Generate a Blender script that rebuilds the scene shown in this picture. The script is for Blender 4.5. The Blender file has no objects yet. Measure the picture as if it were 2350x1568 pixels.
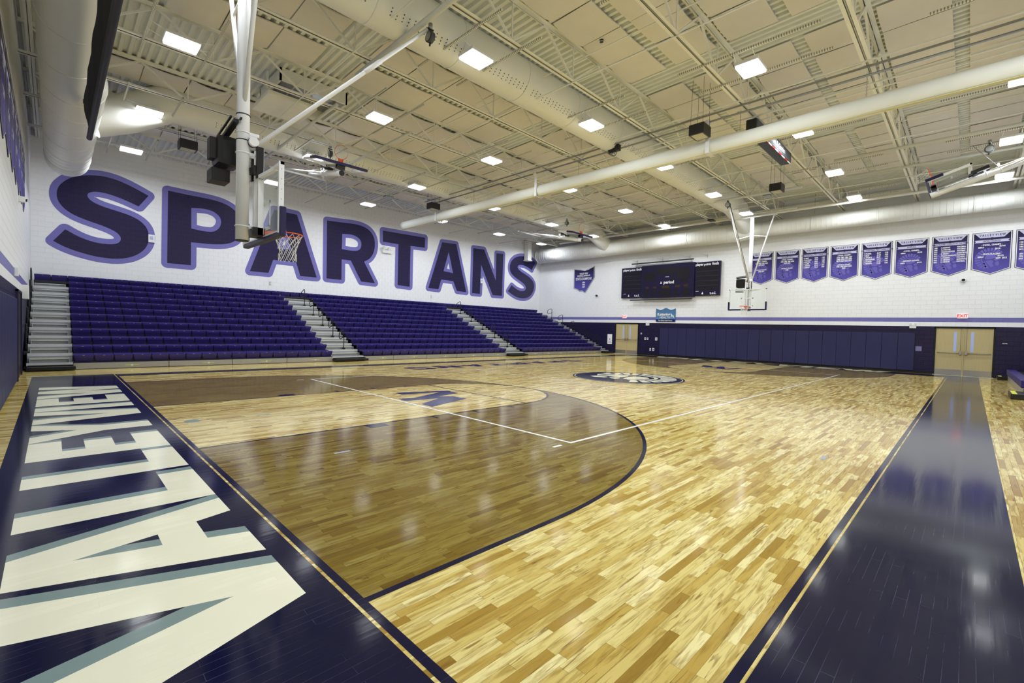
import bpy, bmesh, math, random
from math import sin, cos, pi, radians, sqrt, atan2
from mathutils import Vector, Matrix
from mathutils.geometry import tessellate_polygon
random.seed(7)
SC = bpy.context.scene
COL = SC.collection

# ------------------------------------------------------------------ camera
FPX, YAW, PIT, ROL = 1052.95, .7848, -.0276, .0278
CAM = Vector((-1.245, -.7194, 1.5473))
FW = Vector((cos(YAW)*cos(PIT), sin(YAW)*cos(PIT), sin(PIT)))
_r = Vector((sin(YAW), -cos(YAW), 0)); _u = _r.cross(FW)
RT = _r*cos(ROL) + _u*sin(ROL); UP = -_r*sin(ROL) + _u*cos(ROL)
cd = bpy.data.cameras.new('camera'); cam = bpy.data.objects.new('camera', cd); COL.objects.link(cam)
m = Matrix((RT, UP, -FW)).transposed().to_4x4(); m.translation = CAM
cam.matrix_world = m
cd.sensor_width = 36; cd.sensor_fit = 'HORIZONTAL'; cd.lens = FPX*36/2350; cd.clip_start = .02; cd.clip_end = 200
SC.camera = cam

# ------------------------------------------------------------------ world, exposure
w = bpy.data.worlds.new('world'); SC.world = w; w.use_nodes = True
w.node_tree.nodes['Background'].inputs[0].default_value = (.8, .85, 1, 1)
w.node_tree.nodes['Background'].inputs[1].default_value = .3
SC.view_settings.view_transform = 'Standard'; SC.view_settings.look = 'None'
SC.view_settings.gamma = 1; SC.view_settings.use_curve_mapping = False
SC.view_settings.exposure = 0.45
LAMP_W = 92.0          # watts of each ceiling lamp
LAMP_E = 3.2           # its diffuser
try:
    SC.cycles.max_bounces = 10; SC.cycles.diffuse_bounces = 6; SC.cycles.glossy_bounces = 4
    SC.cycles.transparent_max_bounces = 12; SC.cycles.sample_clamp_indirect = 6
except Exception: pass

def ray(u, v): return FW + RT*((u-1175)/FPX) - UP*((v-784)/FPX)
def wp(u, v, ax, val):
    """the point of the plane ax = val (a wall, the floor) that was surveyed at u, v"""
    d = ray(u, v); i = 'XYZ'.index(ax); t = (val-CAM[i])/d[i]
    return CAM + d*t
def proj(p):
    d = Vector(p)-CAM; z = d.dot(FW)
    if z <= .05: return None
    return 1175+FPX*d.dot(RT)/z, 784-FPX*d.dot(UP)/z

# ------------------------------------------------------------------ materials
def mat(name, col, rough=.5, metal=0, spec=.5, coat=0, emit=None, es=0, noise=0, nscale=8, bump=0, bscale=40, alpha=None, trans=0):
    m = bpy.data.materials.new(name); m.use_nodes = True
    nt = m.node_tree; b = nt.nodes['Principled BSDF']
    b.inputs['Base Color'].default_value = (*col, 1)
    b.inputs['Roughness'].default_value = rough; b.inputs['Metallic'].default_value = metal
    b.inputs['Specular IOR Level'].default_value = spec
    b.inputs['Coat Weight'].default_value = coat
    if trans: b.inputs['Transmission Weight'].default_value = trans; b.inputs['IOR'].default_value = 1.1
    if emit: b.inputs['Emission Color'].default_value = (*emit, 1); b.inputs['Emission Strength'].default_value = es
    if alpha is not None: b.inputs['Alpha'].default_value = alpha
    if noise or bump:
        g = nt.nodes.new('ShaderNodeNewGeometry'); n = nt.nodes.new('ShaderNodeTexNoise')
        nt.links.new(g.outputs['Position'], n.inputs['Vector'])
        n.inputs['Scale'].default_value = nscale if noise else bscale; n.inputs['Detail'].default_value = 5
        if noise:
            mx = nt.nodes.new('ShaderNodeMix'); mx.data_type = 'RGBA'
            mx.inputs['A'].default_value = (*[c*(1-noise) for c in col], 1)
            mx.inputs['B'].default_value = (*[min(1, c*(1+noise)) for c in col], 1)
            nt.links.new(n.outputs['Fac'], mx.inputs['Factor']); nt.links.new(mx.outputs['Result'], b.inputs['Base Color'])
        if bump:
            bp = nt.nodes.new('ShaderNodeBump'); bp.inputs['Strength'].default_value = bump; bp.inputs['Distance'].default_value = .01
            nt.links.new(n.outputs['Fac'], bp.inputs['Height']); nt.links.new(bp.outputs['Normal'], b.inputs['Normal'])
    return m
class NT:
    def __init__(s, m): s.nt = m.node_tree; s.b = s.nt.nodes['Principled BSDF']
    def n(s, t, **k):
        x = s.nt.nodes.new('ShaderNode'+t)
        for a, v in k.items(): setattr(x, a, v)
        return x
    def l(s, a, b): s.nt.links.new(a, b)
    def math(s, op, a, b=None, c=None):
        x = s.n('Math', operation=op)
        for i, v in enumerate((a, b, c)):
            if v is None: continue
            if isinstance(v, (int, float)): x.inputs[i].default_value = v
            else: s.l(v, x.inputs[i])
        return x.outputs[0]
    def mix(s, f, a, b, mode='MIX'):
        x = s.n('Mix', data_type='RGBA', blend_type=mode)
        for k, v in (('Factor', f), ('A', a), ('B', b)):
            i = x.inputs[k]
            if isinstance(v, (int, float)): i.default_value = v
            elif isinstance(v, tuple): i.default_value = (*v, 1)
            else: s.l(v, i)
        return x.outputs['Result']

WHITE = mat('white wall paint', (.80, .81, .83), .45, noise=.03, nscale=3, bump=.15, bscale=60)
PURP = mat('lavender wall paint', (.165, .155, .42), .4, noise=.04, nscale=5, bump=.15, bscale=60)
NAVYW = mat('navy wall paint', (.011, .008, .040), .38, noise=.08, nscale=5, bump=.15, bscale=60)
JOINT = mat('block joints', (.80, .81, .83), .5)
JOINTN = mat('navy block joints', (.012, .010, .035), .6)
STEEL = mat('cream painted steel', (.80, .80, .74), .45, noise=.05, nscale=4)
STEEL2 = mat('pale grey steel', (.60, .62, .58), .45)
DECK = mat('cream roof deck', (.73, .75, .71), .5, noise=.06, nscale=3)
PANEL = mat('cream ceiling blanket', (.73, .70, .655), .8, noise=.05, nscale=2.5, bump=.2, bscale=15)
DUCT = mat('white painted duct', (.78, .79, .755), .42, noise=.03, nscale=2)
PADM = mat('navy wall pad vinyl', (.021, .022, .078), .42, noise=.06, nscale=3, bump=.08, bscale=12)
BLACK = mat('black plastic', (.010, .010, .012), .4)
RUBBER = mat('black vinyl base', (.008, .008, .010), .6)
ALU = mat('aluminium', (.60, .61, .62), .38, metal=.35, noise=.05, nscale=12)
GREYD = mat('bleacher deck', (.40, .42, .44), .42, metal=.2, noise=.08, nscale=9)
GREYS = mat('bleacher skirt', (.34, .33, .30), .33, metal=.3, noise=.08, nscale=9)
CHROME = mat('brushed metal', (.62, .60, .55), .3, metal=.9)
WHP = mat('white enamel', (.78, .79, .80), .3)
ORANGE = mat('orange rim paint', (.75, .10, .02), .4)
NETM = mat('white net cord', (.75, .75, .70), .8)
NAVYP = mat('navy padding', (.012, .010, .060), .4)
PAPER = mat('white paper', (.8, .8, .8), .6)
DARKGREY = mat('dark grey metal', (.08, .085, .09), .4, metal=.5)
GALV = mat('galvanised steel', (.33, .34, .34), .4, metal=.7)
RED = mat('red plastic', (.5, .02, .02), .5)
YEL = mat('yellow tread tape', (.60, .62, .05), .5)
TAPEG = mat('grey tape', (.35, .36, .40), .5)
DOORW = mat('maple door veneer', (.46, .38, .19), .4)
x = NT(DOORW)   # fine vertical figure
g = x.n('NewGeometry'); mp = x.n('Mapping'); mp.inputs['Scale'].default_value = (30, 30, 1.2)
no = x.n('TexNoise'); no.inputs['Scale'].default_value = 1.5; no.inputs['Detail'].default_value = 6
x.l(g.outputs['Position'], mp.inputs['Vector']); x.l(mp.outputs[0], no.inputs['Vector'])
x.l(x.mix(no.outputs['Fac'], (.40, .33, .16), (.54, .45, .24)), x.b.inputs['Base Color'])
GLASSM = mat('backboard glass', (.80, .92, .88), .02, alpha=.16, spec=.9)
GLASSD = mat('door glass', (.42, .50, .80), .08, spec=.6)
SEAT = mat('purple seat plastic', (.022, .015, .135), .42, noise=.08, nscale=6)
SEATC = mat('dark row edge', (.02, .018, .03), .5)
LAMPG = mat('lamp diffuser', (1, 1, 1), .5, emit=(.97, .985, 1), es=LAMP_E)

# perforated channel: dark slots along the bar
PERF = mat('perforated channel', (.70, .69, .60), .45)
x = NT(PERF); g = x.n('NewGeometry'); sp = x.n('SeparateXYZ'); x.l(g.outputs['Position'], sp.inputs[0])
fr = x.math('FRACT', x.math('MULTIPLY', sp.outputs[1], 20.0))
x.l(x.mix(x.math('GREATER_THAN', fr, .6), (.72, .71, .62), (.22, .21, .17)), x.b.inputs['Base Color'])

# hardwood: every strip has its own value in the attribute rnd, grain runs along X
def wood_material():
    m = mat('maple strip floor', (.7, .55, .3), .11, spec=.5); x = NT(m)
    g = x.n('NewGeometry'); at = x.n('Attribute', attribute_name='rnd'); r = at.outputs['Fac']
    sp = x.n('SeparateXYZ'); x.l(g.outputs['Position'], sp.inputs[0]); X, Y = sp.outputs[0], sp.outputs[1]
    cx = x.n('CombineXYZ'); x.l(x.math('MULTIPLY', X, 2.6), cx.inputs[0]); x.l(x.math('MULTIPLY', Y, 22.0), cx.inputs[1])
    x.l(x.math('MULTIPLY', r, 93.0), cx.inputs[2])
    n1 = x.n('TexNoise'); n1.inputs['Scale'].default_value = 1.6; n1.inputs['Detail'].default_value = 6; n1.inputs['Distortion'].default_value = .8
    x.l(cx.outputs[0], n1.inputs['Vector'])
    cr = x.n('ValToRGB'); e = cr.color_ramp.elements
    e[0].position = 0; e[0].color = (.24, .135, .020, 1); e[1].position = 1; e[1].color = (.80, .71, .34, 1)
    for p, c in ((.18, (.36, .225, .038)), (.42, (.52, .37, .085)), (.70, (.69, .57, .205))):
        q = cr.color_ramp.elements.new(p); q.color = (*c, 1)
    x.l(r, cr.inputs[0])
    ng = x.n('MapRange'); ng.inputs[1].default_value = .45; ng.inputs[2].default_value = .66; x.l(n1.outputs['Fac'], ng.inputs[0])
    c1 = x.mix(x.math('MULTIPLY', ng.outputs[0], .72), cr.outputs[0], (.33, .205, .035))
    # heartwood streaks and knots
    cy = x.n('CombineXYZ'); x.l(x.math('MULTIPLY', X, 3.0), cy.inputs[0]); x.l(x.math('MULTIPLY', Y, 34.0), cy.inputs[1]); x.l(x.math('MULTIPLY', r, 40.0), cy.inputs[2])
    n2 = x.n('TexNoise'); n2.inputs['Scale'].default_value = 1.0; n2.inputs['Detail'].default_value = 3; n2.inputs['Distortion'].default_value = 1.4
    x.l(cy.outputs[0], n2.inputs['Vector'])
    k = x.n('MapRange'); k.inputs[1].default_value = .61; k.inputs[2].default_value = .71; x.l(n2.outputs['Fac'], k.inputs[0])
    c2 = x.mix(x.math('MULTIPLY', k.outputs[0], .8), c1, (.20, .105, .022))
    # stained three-point areas, both ends: mirrored about the centre line
    xe = x.math('MINIMUM', X, x.math('SUBTRACT', 25.6, X))
    dy = x.math('ABSOLUTE', x.math('SUBTRACT', Y, 7.62))
    dx = x.math('MAXIMUM', x.math('SUBTRACT', xe, 1.575), 0.0)
    rr = x.math('SQRT', x.math('ADD', x.math('MULTIPLY', dx, dx), x.math('MULTIPLY', dy, dy)))
    ins = x.math('MULTIPLY', x.math('LESS_THAN', rr, 5.99), x.math('GREATER_THAN', xe, 0.0))
    lane = x.math('MULTIPLY', x.math('LESS_THAN', xe, 5.79), x.math('LESS_THAN', dy, 1.83))
    d2 = x.math('SUBTRACT', xe, 5.79)
    circ = x.math('LESS_THAN', x.math('SQRT', x.math('ADD', x.math('MULTIPLY', d2, d2), x.math('MULTIPLY', dy, dy))), 1.83)
    key = x.math('MAXIMUM', lane, circ)
    stain = x.math('MULTIPLY', ins, x.math('SUBTRACT', 1.0, key))
    c3 = x.mix(1.0, c2, (.36, .32, .16), 'MULTIPLY')
    c3 = x.mix(.15, c3, (.17, .12, .012))
    x.l(x.mix(stain, c2, c3), x.b.inputs['Base Color'])
    n3 = x.n('TexNoise'); n3.inputs['Scale'].default_value = 1; n3.inputs['Detail'].default_value = 2
    cz = x.n('CombineXYZ'); x.l(x.math('MULTIPLY', X, 1.2), cz.inputs[0]); x.l(x.math('MULTIPLY', Y, 17.5), cz.inputs[1]); x.l(x.math('MULTIPLY', r, 9.0), cz.inputs[2])
    x.l(cz.outputs[0], n3.inputs['Vector'])
    bu = x.n('Bump'); bu.inputs['Strength'].default_value = .10; bu.inputs['Distance'].default_value = .004
    x.l(n3.outputs['Fac'], bu.inputs['Height']); x.l(bu.outputs[0], x.b.inputs['Normal'])
    return m
WOOD = wood_material()
# painted boards: the strip joints show as thin pale lines
def floor_paint(name, col, joint, rough=.10, jw=.0011):
    m = mat(name, col, rough, spec=.28); x = NT(m); g = x.n('NewGeometry')
    br = x.n('TexBrick', offset=.37, offset_frequency=2, squash=1, squash_frequency=1)
    x.l(g.outputs['Position'], br.inputs['Vector'])
    for k, v in (('Scale', 1.0), ('Mortar Size', jw), ('Mortar Smooth', .2), ('Bias', 0), ('Brick Width', .78), ('Row Height', .057)): br.inputs[k].default_value = v
    br.inputs['Color1'].default_value = (*col, 1); br.inputs['Color2'].default_value = (*[c*1.08 for c in col], 1); br.inputs['Mortar'].default_value = (*joint, 1)
    n = x.n('TexNoise'); n.inputs['Scale'].default_value = 2.3; n.inputs['Detail'].default_value = 6
    x.l(g.outputs['Position'], n.inputs['Vector'])
    mr = x.n('MapRange'); mr.inputs[1].default_value = .45; mr.inputs[2].default_value = .62; x.l(n.outputs['Fac'], mr.inputs[0])
    x.l(x.mix(mr.outputs[0], col, br.outputs['Color']), x.b.inputs['Base Color'])
    n3 = x.n('TexNoise'); n3.inputs['Scale'].default_value = 1; n3.inputs['Detail'].default_value = 2
    mp = x.n('Mapping'); mp.inputs['Scale'].default_value = (1.2, 17.5, 1); x.l(g.outputs['Position'], mp.inputs['Vector']); x.l(mp.outputs[0], n3.inputs['Vector'])
    bu = x.n('Bump'); bu.inputs['Strength'].default_value = .10; bu.inputs['Distance'].default_value = .004
    x.l(n3.outputs['Fac'], bu.inputs['Height']); x.l(bu.outputs[0], x.b.inputs['Normal'])
    return m
NAVYF = floor_paint('navy floor paint', (.0045, .0056, .030), (.06, .06, .10))
CREAMF = floor_paint('cream floor paint', (.80, .78, .60), (.70, .68, .50))
TEALF = floor_paint('grey green floor paint', (.20, .27, .26), (.16, .22, .21))
BLUEF = floor_paint('blue court lettering', (.018, .018, .095), (.03, .03, .12))
WHITEF = mat('white line paint', (.85, .85, .83), .12)
BLACKF = mat('thin dark line paint', (.02, .02, .025), .12)
PLATE = mat('floor plate tape', (.36, .38, .42), .3)

def letter_paint(name, col, j):
    m = mat(name, col, .38); x = NT(m); g = x.n('NewGeometry'); sp = x.n('SeparateXYZ'); cb = x.n('CombineXYZ')
    x.l(g.outputs['Position'], sp.inputs[0]); x.l(sp.outputs[0], cb.inputs[0]); x.l(sp.outputs[2], cb.inputs[1])
    br = x.n('TexBrick'); x.l(cb.outputs[0], br.inputs['Vector'])
    for k, v in (('Scale', 1.0), ('Mortar Size', .004), ('Mortar Smooth', .3), ('Bias', 0), ('Brick Width', .4), ('Row Height', .2)): br.inputs[k].default_value = v
    br.inputs['Color1'].default_value = (*col, 1); br.inputs['Color2'].default_value = (*col, 1); br.inputs['Mortar'].default_value = (*j, 1)
    x.l(br.outputs['Color'], x.b.inputs['Base Color'])
    bu = x.n('Bump'); bu.inputs['Strength'].default_value = .3; bu.inputs['Distance'].default_value = .004; bu.invert = True
    x.l(br.outputs['Fac'], bu.inputs['Height']); x.l(bu.outputs[0], x.b.inputs['Normal'])
    return m
LNAVY = letter_paint('navy letter paint', (.014, .010, .052), (.035, .028, .085))
LPURP = letter_paint('lavender letter paint', (.165, .155, .44), (.14, .13, .36))

# ------------------------------------------------------------------ object helpers
def tag(o, label=None, cat=None, group=None, kind=None):
    if label: o['label'] = label
    if cat: o['category'] = cat
    if group: o['group'] = group
    if kind: o['kind'] = kind
    return o
def empty(name, loc, label=None, cat=None, group=None, rz=0):
    o = bpy.data.objects.new(name, None); COL.objects.link(o); o.location = loc; o.rotation_euler = (0, 0, rz)
    o.empty_display_size = .1
    return tag(o, label, cat, group)
def link_mesh(name, me, parent=None, mw=None):
    """links a mesh; coordinates are world ones unless mw says otherwise"""
    o = bpy.data.objects.new(name, me); COL.objects.link(o)
    if parent is not None:
        o.parent = parent; o.matrix_parent_inverse = wmat(parent).inverted()
    if mw is not None: o.matrix_basis = mw
    return o
def wmat(o):
    return wmat(o.parent) @ o.matrix_parent_inverse @ o.matrix_basis if o.parent else o.matrix_basis.copy()
class MB:
    def __init__(s): s.v = []; s.f = []; s.mi = []; s.sm = []; s.T = None; s.k = 0
    def add(s, vs, fs, smooth=False):
        n = len(s.v)
        s.v += [tuple(s.T @ Vector(p)) if s.T else tuple(p) for p in vs]
        s.f += [[n+i for i in f] for f in fs]; s.mi += [s.k]*len(fs); s.sm += [smooth]*len(fs)
        return s
    def box(s, a, b):
        (x0, y0, z0), (x1, y1, z1) = [min(p, q) for p, q in zip(a, b)], [max(p, q) for p, q in zip(a, b)]
        return s.add([(x0,y0,z0),(x1,y0,z0),(x1,y1,z0),(x0,y1,z0),(x0,y0,z1),(x1,y0,z1),(x1,y1,z1),(x0,y1,z1)],
                     [(0,3,2,1),(4,5,6,7),(0,1,5,4),(1,2,6,5),(2,3,7,6),(3,0,4,7)])
    def bbox(s, a, b, c=.01):
        """box with chamfered edges"""
        (x0, y0, z0), (x1, y1, z1) = [min(p, q) for p, q in zip(a, b)], [max(p, q) for p, q in zip(a, b)]
        bm = bmesh.new(); bmesh.ops.create_cube(bm, size=1)
        for v in bm.verts: v.co = Vector(((x0+x1)/2+v.co.x*(x1-x0), (y0+y1)/2+v.co.y*(y1-y0), (z0+z1)/2+v.co.z*(z1-z0)))
        c = min(c, (x1-x0)*.45, (y1-y0)*.45, (z1-z0)*.45)
        bmesh.ops.bevel(bm, geom=bm.edges[:], offset=c, segments=2, affect='EDGES', profile=.6)
        bm.verts.index_update()
        s.add([v.co for v in bm.verts], [[v.index for v in f.verts] for f in bm.faces]); bm.free(); return s
    def bar(s, p, q, w, h, up=(0, 0, 1)):
        p, q = Vector(p), Vector(q); d = (q-p).normalized(); u = Vector(up)
        if abs(d.dot(u)) > .98: u = Vector((1, 0, 0))
        a = d.cross(u).normalized(); b = a.cross(d)
        vs = [c + a*(w/2*i) + b*(h/2*j) for c in (p, q) for i, j in ((-1,-1),(1,-1),(1,1),(-1,1))]
        return s.add(vs, [(0,1,2,3),(7,6,5,4),(0,4,5,1),(1,5,6,2),(2,6,7,3),(3,7,4,0)])
    def tube(s, pts, r, n=10, caps=True, closed=False):
        pts = [Vector(p) for p in pts]; rs = r if isinstance(r, (list, tuple)) else [r]*len(pts)
        vs = []; fs = []; prev = None; N = len(pts)
        for i, p in enumerate(pts):
            if closed: d = pts[(i+1) % N]-pts[i-1]
            else: d = pts[min(i+1, N-1)]-pts[max(i-1, 0)]
            d = d.normalized() if d.length > 1e-9 else Vector((0, 0, 1))
            if prev is None:
                u = Vector((0, 0, 1)) if abs(d.z) < .9 else Vector((1, 0, 0)); a = d.cross(u).normalized()
            else:
                a = prev - d*prev.dot(d); a = a.normalized() if a.length > 1e-6 else d.orthogonal().normalized()
            prev = a; b = d.cross(a)
            vs += [p + (a*cos(2*pi*k/n) + b*sin(2*pi*k/n))*rs[i] for k in range(n)]
        for i in range(N if closed else N-1):
            j = (i+1) % N
            for k in range(n): fs.append((i*n+k, i*n+(k+1) % n, j*n+(k+1) % n, j*n+k))
        s.add(vs, fs, True)
        if caps and not closed:
            nn = len(s.v)-len(vs)
            s.f += [[nn+k for k in range(n)][::-1], [nn+(N-1)*n+k for k in range(n)]]; s.mi += [s.k]*2; s.sm += [False]*2
        return s
    def torus(s, c, R, r, ax='z', n=32, m=8, M=None):
        pts = []
        for k in range(n):
            a = 2*pi*k/n
            p = Vector((cos(a)*R, sin(a)*R, 0)) if ax == 'z' else (Vector((0, cos(a)*R, sin(a)*R)) if ax == 'x' else Vector((cos(a)*R, 0, sin(a)*R)))
            pts.append(Vector(c)+p)
        return s.tube(pts, r, m, closed=True)
    def poly(s, loops, fn):
        """flat polygon with holes; fn maps (a, b) to a 3D point"""
        L = [[Vector((a, b, 0)) for a, b in lp] for lp in loops]
        tr = tessellate_polygon(L); flat = [p for lp in L for p in lp]
        vs = [fn(p.x, p.y) for p in flat]; fs = []
        for t in tr:
            a, b, c = (flat[i] for i in t)
            if ((b-a).cross(c-a)).z == 0: continue
            fs.append(t if ((b-a).cross(c-a)).z > 0 else t[::-1])
        return s.add(vs, fs)
    def build(s, name, mats, parent=None, mw=None, face=None):
        if face is not None:        # flat print: every face looks the given way
            fv = Vector(face)
            for i, f in enumerate(s.f):
                n = Vector((0, 0, 0)); P = [Vector(s.v[k]) for k in f]
                for k in range(1, len(P)-1): n += (P[k]-P[0]).cross(P[k+1]-P[0])
                if n.dot(fv) < 0: s.f[i] = list(f)[::-1]
        me = bpy.data.meshes.new(name); me.from_pydata([tuple(p) for p in s.v], [], s.f)
        for m in (mats if isinstance(mats, (list, tuple)) else [mats]): me.materials.append(m)
        me.polygons.foreach_set('material_index', s.mi); me.polygons.foreach_set('use_smooth', s.sm); me.update()
        return link_mesh(name, me, parent, mw)
def chaikin(pts, it=3):
    """points (x, y) are smoothed, points (x, y, 1) stay sharp corners"""
    P = [(p[0], p[1], len(p) > 2) for p in pts]
    for _ in range(it):
        Q = []; n = len(P)
        for i in range(n):
            a, b = P[i], P[(i+1) % n]
            if a[2]: Q.append(a)
            else: Q.append((a[0]*.75+b[0]*.25, a[1]*.75+b[1]*.25, False))
            if not b[2]: Q.append((a[0]*.25+b[0]*.75, a[1]*.25+b[1]*.75, False))
        P = Q
    return [(p[0], p[1]) for p in P]
def offset_loop(lp, w, hole):
    """grows an outline by w (a hole shrinks), round at corners that stick out"""
    P = [Vector(p) for p in lp]; P = [p for i, p in enumerate(P) if (p-P[i-1]).length > 1e-4]
    area = sum(P[i-1].x*P[i].y-P[i].x*P[i-1].y for i in range(len(P)))
    if area < 0: P = P[::-1]
    sg = -1 if hole else 1; n = len(P); out = []
    for i in range(n):
        a, b, c = P[i-1], P[i], P[(i+1) % n]
        d0 = (b-a).normalized(); d1 = (c-b).normalized()
        n0 = Vector((d0.y, -d0.x))*sg; n1 = Vector((d1.y, -d1.x))*sg
        cr = (d0.x*d1.y-d0.y*d1.x)*sg
        if cr > .05:
            a0 = atan2(n0.y, n0.x); a1 = atan2(n1.y, n1.x); da = (a1-a0+pi) % (2*pi)-pi
            out += [(b.x+w*cos(a0+da*k/5), b.y+w*sin(a0+da*k/5)) for k in range(6)]
        else:
            m = (n0+n1); m = m*(w/max(.12, m.length_squared/2)) if m.length > 1e-6 else n0*w
            out.append((b.x+m.x, b.y+m.y))
    return out
def copy_tree(o, parent=None):
    c = o.copy(); COL.objects.link(c); c.parent = parent
    for ch in [k for k in bpy.data.objects if k.parent == o]: copy_tree(ch, c)
    return c
_txt = {}
def text_loops(s, size, bold=0.0, align='CENTER', sx=1.0):
    key = (s, size, bold, align, sx)
    if key in _txt: return _txt[key]
    cu = bpy.data.curves.new('t', 'FONT'); cu.body = s; cu.size = size; cu.align_x = align; cu.align_y = 'CENTER'
    cu.offset = bold; cu.resolution_u = 2; cu.fill_mode = 'FRONT'
    o = bpy.data.objects.new('t', cu); COL.objects.link(o)
    me = bpy.data.meshes.new_from_object(o)
    r = ([(v.co.x*sx, v.co.y) for v in me.vertices], [tuple(p.vertices) for p in me.polygons])
    bpy.data.objects.remove(o); bpy.data.curves.remove(cu); bpy.data.meshes.remove(me)
    _txt[key] = r; return r
def text_on(mb, s, size, fn, bold=0.0, align='CENTER', sx=1.0, at=(0, 0)):
    vs, fs = text_loops(s, size, bold, align, sx)
    mb.add([fn(at[0]+a, at[1]+b) for a, b in vs], fs)

XL, XR, YF, YN = -1.86, 27.4, 24.8, -3.6     # walls: left, right, bleacher side, near side
def ztop(y): return 9.02-.018*(y-4)          # underside of the deck

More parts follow.
